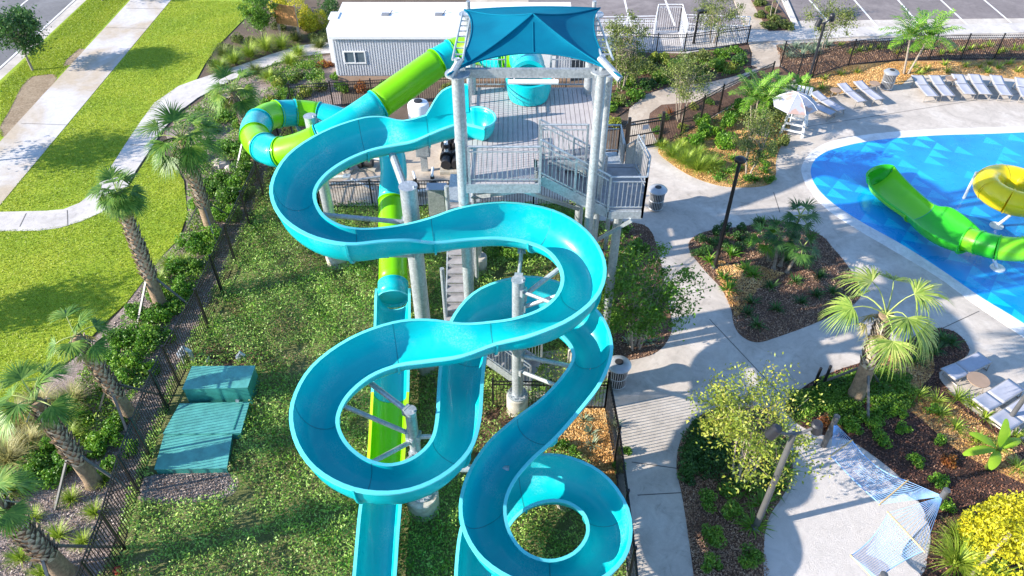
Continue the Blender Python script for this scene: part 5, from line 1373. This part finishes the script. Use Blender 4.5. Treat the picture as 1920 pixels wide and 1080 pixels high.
for k, (b, cpx, zt_, lb_) in enumerate([
    ((305, 580), (222, 365), 4.3, 'cabbage palm leaning over the curve of the footpath'),
    ((398, 436), (342, 262), 3.9, 'cabbage palm with thick booted trunk below the top footpath bend'),
    ((480, 300), (438, 172), 3.1, 'cabbage palm just left of the curled tube slide'),
    ((248, 785), (142, 630), 3.2, 'cabbage palm standing left of the green utility cabinet'),
    ((178, 908), (66, 752), 3.3, 'cabbage palm with broad bright crown leaning over the lawn edge'),
    ((128, 1082), (-20, 935), 3.5, 'cabbage palm at the lower left corner, trunk crossing the gravel')]):
    gold = k in (4,)
    fan_palm(G(*b), pz(b, cpx, zt_), lb_, nf=[16, 19, 15, 6, 8, 6][k], pet=[.45, .8, .65, .55, .6, .5][k], fan=[.6, .95, .8, .62, .72, .65][k], mat='leaf_palm', r=[.2, .2, .16, .18, .19, .22][k], group=gp, seed=k, boots=(.3, .93), spread=[.9, 1, 1.05, .9, .75, 1][k])
fan_palm(G(1603, 745), G(1662, 590, 3.6), 'cabbage palm with pale gold fronds in the palm bed beside the bollards', nf=8, pet=.95, fan=1.05, mat='leaf_palm_gold', r=.22, seed=11, boots=(.42, .94), spread=.72, nleaf=44, down=.6)
# dark fan palm cluster in the island bed
for k, (b, cpx, zt_, lb_) in enumerate([((1462, 500), (1500, 405), 2.0, 'tallest dark fan palm in the island bed, thin leaning stem'), ((1450, 505), (1462, 440), 1.3, 'dark fan palm in the island bed, left of the tallest stem'), ((1475, 512), (1505, 465), 1.1, 'low dark fan palm in the island bed, right of the tallest stem'), ((1440, 490), (1435, 450), .8, 'small bright fan palm low in the island bed, beside the dark cluster')]):
    fan_palm(G(*b), G(*cpx, zt_), lb_, nf=11, pet=.35, fan=.5, mat='leaf_dark' if k < 3 else 'leaf_bright', r=.055, seed=20+k, boots=None, props=False, nleaf=22, name='small_fan_palm', down=.25)
feather_palm((1412, 250), 2.0, 'bushy bright feather palm clump behind the fence near the lifeguard chair', nf=9, L=1.25, stems=4, r=.035, seed=1)
feather_palm((1478, 178), .5, 'low bright feather palm between lamp post and lifeguard chair', nf=8, L=.75, stems=2, r=.03, seed=5)
feather_palm((1698, 140), 2.5, 'yellow green feather palm between the bin and the pool fence', nf=15, L=1.7, stems=2, r=.06, mat='leaf_bright', seed=2, lw=.06, ll=.42)
# street trees
tree((62, 133), 3.6, 1.35, 2.6, 'leaf_dark', 'bark_pale', 'young oak with dark crown in the verge by the road', n=5200, ls=.15, clumps=44, csz=.17, seed=1)
tree((-62, 310), 3.4, 1.3, 2.4, 'leaf_dark', 'bark_pale', 'street tree outside the left edge throwing shade on the sidewalk', n=3000, ls=.15, seed=2)
tree((193, 2), 3.4, 1.2, 2.2, 'leaf_dark', 'bark_pale', 'street tree rooted in the verge at the top edge', n=3000, ls=.15, seed=3)
tree((-190, 620), 3.2, 1.2, 2.2, 'leaf_dark', 'bark_pale', 'street tree outside the left edge shading the lawn', n=2500, ls=.15, seed=4)
tree((495, 78), 3.3, .95, 2.6, 'leaf_mid', 'bark_pale', 'slim dense young tree left of the brown notice board', n=4200, ls=.12, csz=.22, r0=.05, seed=5)
tree((1190, 655), 4.2, 1.55, 3.0, 'leaf_mid', 'bark_pale', 'multi stem leafy tree in the bed below the tower stair', stems=5, n=4200, ls=.12, r0=.04, clumps=70, csz=.13, seed=6)
tree((1385, 905), 3.4, 1.75, 2.3, 'leaf_gold', 'bark_pale', 'golden leafed multi stem tree between the walk and the hammock pad', stems=5, n=3500, ls=.105, r0=.035, clumps=80, csz=.12, seed=7, lean=(.1, .35))
tree((1274, 228), 3.4, 1.25, 2.3, 'leaf_olive', 'bark_pale', 'pale multi stem tree in the small bed of the tan path', stems=5, n=2300, ls=.10, r0=.03, clumps=60, csz=.12, seed=8)
tree((1402, 328), 3.3, 1.0, 2.7, 'leaf_olive', 'bark_pale', 'airy multi stem tree in the gate bed beside the dome lamp', stems=4, n=2400, ls=.09, r0=.035, clumps=60, csz=.13, seed=9)
tree((1163, 170), 4.1, 1.35, 3.4, 'leaf_olive', 'bark_pale', 'tall airy tree close to the right side of the shade canopy', stems=4, n=3600, ls=.11, r0=.04, clumps=80, csz=.12, seed=10)
tree((1335, 82), 3.2, 1.5, 2.4, 'leaf_olive', 'bark_pale', 'airy tree in front of the white ramp railing', stems=4, n=2600, ls=.10, r0=.03, clumps=60, csz=.13, seed=12)
tree((1540, 98), 2.9, 1.35, 2.0, 'leaf_olive', 'bark_pale', 'airy tree behind the dark twin spotlight post', stems=3, n=2400, ls=.10, r0=.03, clumps=60, csz=.13, seed=13)
tree((1447, 40), 3.0, .8, 1.8, 'leaf_olive', 'bark_pale', 'thin young tree in the narrow verge by the car park kerb', stems=2, n=1200, ls=.10, r0=.03, clumps=40, csz=.15, seed=14)
shrub((1880, 1030), 1.5, 2.3, 'leaf_yellow', 'big round bright yellow bush at the lower right edge', n=9000, ls=.10, name='yellow_bush')
shrub((585, 55), 1.25, 2.0, 'leaf_yellow', 'large yellow bush right of the brown notice board', n=5000, ls=.11, name='yellow_bush')
shrub((530, 28), .9, 1.4, 'leaf_yellow', 'smaller yellow bush behind the brown notice board', n=2200, ls=.11, name='yellow_bush')
shrub((625, 30), .9, 1.6, 'leaf_dark', 'dark bush at the left end of the trailer roof', n=2200, ls=.11)
# banana plant
def banana(px, label):
    c = G(*px); t = thing('banana_plant', label, 'banana plant', loc=(c.x, c.y, .05)); rs = np.random.RandomState(4)
    MB().tube([(0, 0, 0), (0, .05, .9)], [.09, .06], 10).build('stem', 'leaf_olive', t, smooth=True)
    for k, (a, el, L) in enumerate([(1.6, 1.35, 1.0), (3.3, .5, 1.15), (2.6, .7, .9), (4.0, .5, .9), (.4, .6, .8), (1.0, .9, .8)]):
        d = np.array([math.cos(a)*math.cos(el), math.sin(a)*math.cos(el), math.sin(el)]); p = np.array([0, .05, .8]); V = []; n_ = 12; sd = unit(np.cross(d, [0, 0, 1.])[None])[0]; rows = []
        for q in range(n_ + 1):
            f = q/n_; w_ = .015 if f < .15 else .13*math.sin(math.pi*min(1, (f-.12)/.9))**.6 + .01
            rows.append((p - sd*w_ + np.array([0, 0, -w_*.15]), p.copy(), p + sd*w_ + np.array([0, 0, -w_*.15]))); p = p + d*L/n_; d = unit((d - np.array([0, 0, .09]))[None])[0]
        V = [tuple(x) for r in rows for x in r]; F = []
        for q in range(n_): F += [(q*3, q*3+1, q*3+4, q*3+3), (q*3+1, q*3+2, q*3+5, q*3+4)]
        MB().add(V, F).build('leaf', 'banana_leaf', t, smooth=True)
leafmat('banana_leaf', [(.22, .42, .02), (.30, .52, .03), (.42, .60, .04)], trans=.4)
banana((1850, 880), 'broad leafed banana plant above the yellow bush at the right edge')
# ---- leafy bushes along the left fence
gl = 'bushes along the left picket fence'
for px, r, h in [((262, 640), .55, .8), ((215, 680), .5, .7), ((238, 720), .45, .6), ((300, 600), .5, .8), ((195, 740), .0, 0), ((210, 830), .5, .6), ((165, 790), .35, .5), ((95, 850), .5, .6), ((65, 905), .55, .6), ((110, 905), .4, .5), ((335, 560), .45, .6), ((318, 640), .3, .4), ((280, 700), .35, .4), ((245, 850), .3, .4), ((205, 880), .3, .35)]:
    if r: shrub(px, r, h, 'leaf_bright', 'leafy bright green bush in the gravel strip by the left picket fence', gl, ls=.10)
gm = 'mixed bushes below the tube slide'
for px, r, h in [((360, 470), .6, .7), ((330, 510), .5, .6), ((385, 415), .0, 0), ((425, 380), .6, .9), ((455, 330), .65, .9), ((430, 290), .6, .8), ((470, 280), .6, .8), ((490, 250), .5, .7), ((400, 245), .5, .6), ((370, 300), .45, .5), ((415, 340), .5, .7), ((400, 450), .5, .7), ((440, 410), .5, .6), ((465, 370), .4, .5), ((380, 350), .35, .4)]:
    if r: shrub(px, r, h, 'leaf_mid' if (px[0] % 2) else 'leaf_bright', 'leafy bush in the dense planting between lawn and fence below the tube slide', gm, ls=.10)
gb_ = 'low bushes between footpath and trailer'
for i, (px, r, h) in enumerate([((540, 185), .6, .6), ((575, 178), .55, .6), ((605, 172), .5, .7), ((640, 172), .5, .6), ((680, 172), .4, .7), ((720, 170), .35, .6), ((520, 165), .5, .5), ((550, 150), .5, .4), ((590, 145), .5, .35), ((610, 125), .45, .35), ((575, 125), .4, .3), ((510, 195), .5, .5), ((840, 170), .35, .5), ((630, 150), .4, .4)]):
    shrub(px, r, h, ['leaf_mid', 'leaf_gold', 'leaf_olive', 'leaf_mid', 'leaf_rust'][i % 5], 'low bush in the mixed planting between the footpath and the trailer', gb_, ls=.10)
gw = 'wispy grass clumps beside the top footpath'
for px, r in [((470, 108), .8), ((500, 96), .8), ((530, 92), .7), ((440, 120), .7), ((415, 132), .6), ((560, 105), .5), ((480, 140), .5), ((505, 150), .5), ((545, 122), .6), ((555, 78), .6), ((600, 90), .5), ((420, 108), .6)]:
    tuft(px, r, 'leaf_grass' if px[0] % 3 else 'leaf_olive', 'wispy grass clump in the planting beside the top footpath', gw, n=420, width=.02, droop=.35)
gx = 'bushes above the top footpath'
for px, r, h in [((425, 95), .45, .6), ((450, 80), .5, .6), ((400, 125), .4, .5), ((470, 85), .4, .5), ((525, 55), .5, .5), ((560, 50), .4, .5), ((610, 72), .5, .6), ((590, 78), .4, .5)]:
    shrub(px, r, h, 'leaf_olive', 'small olive bush in the planting above the top footpath', gx, ls=.09)
gt_ = 'yellow green grass tufts in the lower left gravel'
for px, r in [((136, 940), .28), ((67, 975), .26), ((112, 1008), .33), ((42, 1050), .32), ((82, 1078), .3), ((180, 965), .28), ((158, 1020), .25), ((30, 1000), .15), ((196, 905), .25)]:
    tuft(px, r*1.15, 'leaf_grass', 'small yellow green grass tuft in the lower left gravel', gt_, n=170, width=.014, droop=.3, up0=.5)
gy = 'large wispy grass clumps by the lawn edge'
for px, r in [((118, 800), .75), ((80, 770), .7), ((40, 800), .7), ((20, 870), .75), ((60, 840), .6), ((140, 760), .6), ((135, 830), .5), ((10, 930), .6)]:
    tuft(px, r, 'leaf_grass' if px[0] % 4 else 'leaf_straw', 'large wispy grass clump at the lawn edge by the left palms', gy, n=480, width=.018, droop=.4)
for px in [(320, 500), (345, 500), (300, 530)]: tuft(px, .45, 'leaf_grass', 'wispy grass clump where lawn meets the bushes under the thick palm', 'grass clumps under the thick palm', n=260, width=.018)
# bed under tower and tree underplanting
for i, (px, r) in enumerate([((1180, 645), .32), ((1215, 642), .32), ((1165, 612), .25), ((1225, 600), .25)]): rosette(px, r, 'leaf_silver', 'silvery strap leaf plant at the foot of the multi stem tree below the tower', 'silvery strap leaf plants below the tower', n=20, width=.04)
for px, r, h in [((1150, 520), .6, .7), ((1185, 470), .6, .6), ((1215, 560), .5, .4), ((1150, 600), .5, .5), ((1160, 440), .5, .5), ((1130, 560), .5, .6), ((1190, 580), .5, .5)]: shrub(px, r, h, 'leaf_mid', 'shaded low bush round the multi stem tree below the tower', 'low bushes below the tower', ls=.10)
for px, r, h in [((1030, 410), .5, .5), ((1065, 415), .45, .5), ((985, 400), .4, .4), ((1100, 430), .4, .4), ((940, 480), .5, .5), ((980, 480), .5, .5), ((1020, 470), .4, .5)]: shrub(px, r, h, 'leaf_bright', 'low bright bush under the tower deck', 'low bushes under the tower deck', ls=.09)
for px in [(1095, 790), (1110, 835), (1105, 815), (1150, 800)]: rosette(px, .28, 'leaf_silver', 'pale strap leaf plant in the straw strip beside the last loop', 'strap leaf plants in the straw strip', n=22, width=.04)
for px, r in [((1050, 840), .3), ((1170, 850), .25), ((1160, 880), .25), ((1075, 855), .25)]: shrub(px, r, .35, 'leaf_mid', 'small bush in the straw strip beside the last loop', 'small bushes in the straw strip', ls=.08)
# gate bed
for i, (px, r) in enumerate([((1262, 296), .5), ((1285, 308), .6), ((1308, 320), .65), ((1330, 318), .55), ((1275, 282), .4), ((1240, 278), .35), ((1305, 298), .5)]): tuft(px, r, 'leaf_grass', 'bright wispy grass clump along the gate bed edge', 'grass clumps in the gate bed', n=420, width=.02, droop=.3)
for px, r, h in [((1330, 260), .65, .9), ((1365, 240), .6, 1.0), ((1300, 275), .5, .7), ((1355, 275), .6, .8), ((1385, 215), .6, .9), ((1320, 235), .5, .7)]: shrub(px, r, h, 'leaf_bright', 'lush green bush in the middle of the gate bed', 'lush bushes in the gate bed', ls=.11)
for px, r, h in [((1430, 255), .6, 1.3), ((1455, 240), .6, 1.2), ((1445, 210), .6, 1.1), ((1425, 215), .5, 1.0), ((1440, 290), .5, .9), ((1462, 275), .4, .7)]: shrub(px, r, h, 'leaf_olive', 'loose olive bush in the gate bed near the lifeguard chair', 'olive bushes in the gate bed', n=1500, ls=.09)
for i, px in enumerate([(1345, 335), (1362, 325), (1380, 318), (1415, 340), (1400, 338), (1435, 325), (1432, 310), (1425, 298), (1350, 310), (1372, 300), (1440, 340)]):
    (rosette if i % 2 else (lambda *a, **k: shrub(a[0], a[1], .3, *a[2:], ls=.07)))(px, .3, 'leaf_bright', 'small bright green plant near the front edge of the gate bed', 'small plants at the front of the gate bed')
# path bed: croton
rosette((1258, 215), .35, 'leaf_rust', 'orange red spiky plant in the small bed of the tan path', n=30, width=.05)
for px in [(1230, 250), (1300, 205), (1330, 195), (1280, 245), (1245, 225), (1310, 225)]: shrub(px, .3, .35, 'leaf_mid' if px[0] % 20 else 'leaf_gold', 'low bush in the small bed inside the tan path', 'low bushes inside the tan path', ls=.08)
# north bed
gN = 'bushes between the ramp railing and the tan path'
for i, (px, r, h) in enumerate([((1140, 205), .5, .5), ((1165, 195), .5, .5), ((1190, 185), .5, .5), ((1150, 235), .45, .5), ((1215, 165), .5, .5), ((1180, 160), .6, .7), ((1210, 140), .6, .8), ((1240, 150), .6, .7), ((1235, 120), .6, .8), ((1290, 148), .5, .5), ((1270, 130), .6, .8), ((1315, 140), .5, .6), ((1340, 130), .6, .8), ((1365, 135), .5, .6), ((1385, 120), .5, .7), ((1350, 110), .5, .7), ((1310, 115), .6, .7), ((1380, 100), .4, .5), ((1150, 125), .6, .7), ((1185, 115), .6, .8)]):
    shrub(px, r, h, ['leaf_mid', 'leaf_olive', 'leaf_mid', 'leaf_gold', 'leaf_dark'][i % 5], 'leafy bush in the long bed between ramp railing and tan path', gN, ls=.11)
rosette((1338, 122), .4, 'leaf_rust', 'orange leafed plant in the long bed under the ramp railing', n=24, width=.06)
# verge bed
for px in [(1425, 12), (1440, 25), (1450, 40), (1462, 52), (1425, 35), (1475, 58), (1440, 55)]: shrub(px, .5, .4, 'leaf_olive', 'low olive bush in the narrow verge by the car park kerb', 'low bushes in the car park verge', ls=.10, z=.13)
# silver bushes and strap plants beyond the far fence
for px in [(1470, 95), (1490, 92), (1510, 95), (1530, 90), (1480, 108), (1500, 108), (1525, 102), (1550, 88)]: rosette(px, .45, 'leaf_silver', 'silvery strap leaf clump at the bend of the far fence', 'silvery clumps at the far fence bend', n=60, width=.045)
gF = 'yellow green clumps behind the far pool fence'
for i in range(22):
    px = (1575 + i*17 + (i*37) % 9, 88 + (i*29) % 16)
    rosette(px, .34, 'leaf_grass' if i % 3 else 'leaf_gold', 'yellow green clump on the mulch just behind the far pool fence', gF, n=30, width=.05)
gS = 'yellow green plants on the straw behind the loungers'
for px in [(1545, 150), (1575, 142), (1605, 138), (1712, 128), (1735, 133), (1770, 124), (1775, 137), (1808, 126), (1835, 128), (1853, 122), (1870, 130), (1890, 122), (1905, 136), (1922, 126), (1722, 140), (1850, 138), (1930, 145), (1540, 168)]:
    rosette(px, .34, 'leaf_gold' if px[0] % 2 else 'leaf_grass', 'yellow green spiky plant on the straw behind the loungers', gS, n=30, width=.05)
# island bed
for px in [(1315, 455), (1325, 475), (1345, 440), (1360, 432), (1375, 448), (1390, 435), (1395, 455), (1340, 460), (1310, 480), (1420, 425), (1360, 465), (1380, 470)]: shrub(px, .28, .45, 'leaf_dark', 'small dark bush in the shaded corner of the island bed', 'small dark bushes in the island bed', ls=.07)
for px in [(1358, 525), (1398, 508), (1330, 492), (1370, 480), (1412, 520), (1365, 545), (1425, 425)]: rosette(px, .38, 'leaf_bright', 'small bright palm like plant on the straw of the island bed', 'bright plants in the island bed', n=34, width=.07)
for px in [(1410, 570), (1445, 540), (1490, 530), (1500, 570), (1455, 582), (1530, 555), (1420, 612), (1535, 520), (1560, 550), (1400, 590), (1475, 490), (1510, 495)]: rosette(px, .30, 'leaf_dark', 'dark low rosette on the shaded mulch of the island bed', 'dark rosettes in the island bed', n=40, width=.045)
# tree bed
for px, r in [((1325, 945), .34), ((1375, 970), .38), ((1335, 1010), .38), ((1400, 1050), .38), ((1365, 925), .3), ((1330, 1065), .3)]: shrub(px, r, .4, 'leaf_mid', 'small shaded bush on the mulch between the walk and the lamp post', 'small bushes between walk and lamp post', ls=.08)
for px, r in [((1400, 920), .5), ((1450, 920), .5), ((1425, 950), .5), ((1465, 890), .45), ((1410, 990), .45), ((1440, 900), .4)]: rosette(px, r, 'leaf_mid', 'arching strap leaf plant at the foot of the grey lamp post', 'strap leaf plants at the grey lamp post', n=46, width=.045)
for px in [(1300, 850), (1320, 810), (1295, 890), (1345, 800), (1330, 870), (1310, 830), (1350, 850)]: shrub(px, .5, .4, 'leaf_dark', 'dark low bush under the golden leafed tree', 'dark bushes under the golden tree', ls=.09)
# palm bed
for px in [(1515, 750), (1545, 745), (1570, 735), (1620, 725), (1655, 715), (1690, 720), (1560, 765), (1640, 750), (1680, 750), (1500, 770)]: shrub(px, .55, .28, 'leaf_mid', 'mat of low green leaves round the foot of the gold frond palm', 'leafy mats in the palm bed', ls=.07)
for px in [(1725, 655), (1745, 665), (1765, 640), (1780, 645), (1755, 655), (1715, 680)]: rosette(px, .36, 'leaf_dark', 'dark spiky plant at the upper tip of the palm bed', 'dark spiky plants in the palm bed', n=40, width=.05)
for px in [(1755, 755), (1795, 750), (1845, 785), (1760, 780), (1790, 805), (1830, 830), (1870, 840), (1905, 820), (1905, 880), (1720, 745), (1820, 760)]: rosette(px, .36, 'leaf_grass', 'bright tufted plant on the straw below the loungers', 'tufted plants on the straw below the loungers', n=50, width=.03)
for px, r in [((1590, 800), .3), ((1620, 790), .3), ((1645, 775), .3), ((1680, 782), .35), ((1600, 812), .25), ((1650, 825), .35), ((1690, 812), .3), ((1715, 870), .32), ((1760, 830), .22), ((1755, 905), .34), ((1770, 945), .34), ((1820, 985), .3), ((1640, 800), .3), ((1565, 800), .3), ((1745, 770), .3)]: shrub(px, r, .3, 'leaf_bright', 'small light green bush on the dark mulch right of the hammocks', 'small bushes on the dark mulch', ls=.07)
for px in [(1548, 800), (1560, 812), (1775, 870)]: shrub(px, .25, .3, 'leaf_rust', 'small red orange plant on the dark mulch by the hammocks', 'red orange plants by the hammocks', ls=.08)
for px, r in [((1790, 1060), .7), ((1800, 1020), .5), ((1855, 1090), .6)]: tuft(px, r, 'leaf_grass', 'bright arching grass clump below the yellow bush', 'grass clumps below the yellow bush', n=300, width=.025)
t = thing('prop_pole', 'slanted pale timber pole propping the yellow bush', 'pole', loc=G(1815, 1085)); MB().tube([(0, 0, 0), (.75, .5, 1.3)], .05, 8).build('timber', 'timber_pole', t)

# ------------------------------------------------------------------ STUFF: leafy cover and bark chips
def cover(name, P, n, ls, mat, label, cat, holes=(), z=.03, zr=.08, up=.5, mask=None):
    q = scatter(P, n, holes=holes)
    if mask is not None:
        v = .6*np.sin(q[:, 0]*1.3 + 1 + np.sin(q[:, 1]*1.9))*np.cos(q[:, 1]*1.1 + 1.5*np.sin(q[:, 0]*.8)) + .4*np.sin(q[:, 0]*3.1 + q[:, 1]*2.3 + 2*np.sin(q[:, 1]*1.3)) + .35*np.sin(q[:, 0]*7.3 - q[:, 1]*5.9 + 1.7*np.sin(q[:, 0]*2.2)) + RS.normal(size=len(q))*.12; q = q[v > mask]
    n = len(q); C = np.concatenate([q, RS.uniform(z, z+zr, (n, 1))], 1)
    h_ = (np.sin(C[:, 0]*2.1)*np.sin(C[:, 1]*1.7 + 1) + np.sin(C[:, 0]*4.3 + C[:, 1]*3.1))*.25 + .5
    C[:, 2] += np.clip(h_, 0, 1)*zr
    o = npmesh(name, leafquads(C, ls*RS.uniform(.6, 1.3, n), ls*.45*RS.uniform(.7, 1.3, n), up), 4, mat); return tag(o, label, cat, kind='stuff')
cabP = [gb.matrix_world @ Vector((0, 0, 0))]
bx_ = Matrix.Translation(gb.location) @ Matrix.Rotation(gb.rotation_euler.z, 4, 'Z')
CAB = [G(*p) for p in ((284, 892), (428, 890), (468, 770), (482, 715), (480, 700), (340, 700))]
mulch1 = [G(*p) for p in [(268, 905), (290, 892), (430, 888), (445, 915), (420, 935), (330, 945), (262, 940)]]
cover('leafy_cover', COVP, 190000, .085, 'leaf_cover', 'leafy weeds covering the ground under the slides', 'ground cover', holes=[CAB, mulch1, EQP, STR1], z=.02, zr=.2, mask=-.72)
cover('weed_tips', COVP, 26000, .11, 'leaf_bright', 'taller bright weed tips among the leafy cover', 'ground cover', holes=[CAB, mulch1, EQP, STR1], z=.14, zr=.16, up=.1, mask=.35)
GRAV = [G(*p) for p in [(-60, 960), (40, 860), (120, 760), (165, 680), (240, 570), (300, 500), (330, 470), (420, 300), (500, 270), (490, 360), (440, 465), (345, 670), (292, 795), (244, 932), (184, 1102), (140, 1180), (-60, 1180)]]
cover('gravel_chips', GRAV, 45000, .06, 'chips_grey', 'pinkish grey bark chips in the strip by the left fence', 'mulch', z=.02, zr=.02, up=1)
cover('bark_chips', mulch1, 5000, .06, 'chips_grey', 'grey bark chips in front of the green cabinet', 'mulch', z=.02, zr=.02, up=1)
for nm_, P, n, mt, lb_ in (('bark_chips', ISL, 12000, 'chips', 'brown bark chips over the island bed'), ('bark_chips', TREEB, 14000, 'chips', 'brown bark chips between the walk and the hammock pad'), ('dark_bark_chips', PALMB, 22000, 'chips_dark', 'dark bark chips over the palm bed'),
                        ('bark_chips', BEDT, 8000, 'chips', 'brown bark chips in the bed below the tower stair'), ('pine_straw', BEDG, 9000, 'chips_straw', 'orange pine straw over the gate bed'), ('pine_straw', PALMS, 7000, 'chips_straw', 'orange pine straw below the loungers'),
                        ('pine_straw', STR1, 5000, 'chips_straw', 'orange pine straw beside the last slide loop')):
    cover(nm_, P, n, .07, mt, lb_, 'mulch', z=.05, zr=.015, up=1.2)
cover('pine_straw', [G(*p) for p in [(1500, 190), (1500, 162), (1525, 148), (1590, 127), (1680, 119), (1960, 115), (1960, 148), (1830, 140), (1710, 142), (1690, 158), (1600, 168), (1540, 184)]], 9000, .08, 'chips_straw', 'orange pine straw along the far pool fence', 'mulch', z=.05, zr=.015, up=1.2)
cover('bark_chips', [G(*p) for p in [(1462, 122), (1455, 85), (1500, 82), (1600, 78), (1960, 72), (1960, 110), (1680, 114), (1590, 122), (1522, 144), (1494, 150)]], 11000, .08, 'chips', 'red brown bark chips beyond the far pool fence', 'mulch', z=.05, zr=.015, up=1.2)
cover('straw_patch_chips', [G(*p) for p in [(1330, 480), (1370, 500), (1420, 500), (1470, 515), (1420, 545), (1380, 600), (1365, 570), (1350, 535)]], 4000, .08, 'chips_straw', 'sunlit orange straw in the middle of the island bed', 'mulch', z=.06, zr=.015, up=1.2)

LEFTV = [G(*p) for p in [(330, 230), (420, 165), (520, 125), (605, 105), (612, 165), (560, 200), (530, 215), (488, 330), (440, 430), (365, 560), (300, 690), (262, 745), (215, 850), (150, 860), (110, 820), (165, 690), (240, 590), (310, 495), (352, 440), (355, 350), (325, 290)]]
cover('leafy_undergrowth', LEFTV, 42000, .10, 'leaf_mid', 'green leafy undergrowth between lawn and left fence', 'undergrowth', z=.03, zr=.22, mask=-.1)
cover('yellow_undergrowth', LEFTV, 12000, .10, 'leaf_grass', 'yellow green undergrowth between lawn and left fence', 'undergrowth', z=.05, zr=.25, mask=.3, up=.2)
NB = [G(*p) for p in [(1122, 250), (1150, 225), (1180, 204), (1212, 177), (1262, 162), (1330, 155), (1390, 140), (1402, 100), (1290, 108), (1150, 108), (1125, 160)]]
cover('leafy_undergrowth', NB, 9000, .11, 'leaf_mid', 'leafy undergrowth in the long bed beside the ramp', 'undergrowth', z=.05, zr=.2, mask=0.0)

cover('leafy_undergrowth', [G(*p) for p in [(1480, 765), (1530, 716), (1590, 700), (1640, 690), (1720, 740), (1700, 775), (1640, 800), (1560, 800)]], 9000, .08, 'leaf_mid', 'low leafy undergrowth at the foot of the gold frond palm', 'undergrowth', z=.05, zr=.12, mask=-.4)
cover('leafy_undergrowth', [G(*p) for p in [(1300, 800), (1345, 775), (1440, 775), (1475, 830), (1470, 900), (1400, 930), (1320, 900), (1280, 860)]], 6000, .08, 'leaf_dark', 'dark leafy undergrowth below the golden leafed tree', 'undergrowth', z=.05, zr=.15, mask=-.1)
cover('leafy_undergrowth', BEDG, 8000, .09, 'leaf_mid', 'leafy undergrowth in the gate bed', 'undergrowth', z=.05, zr=.2, mask=.15)
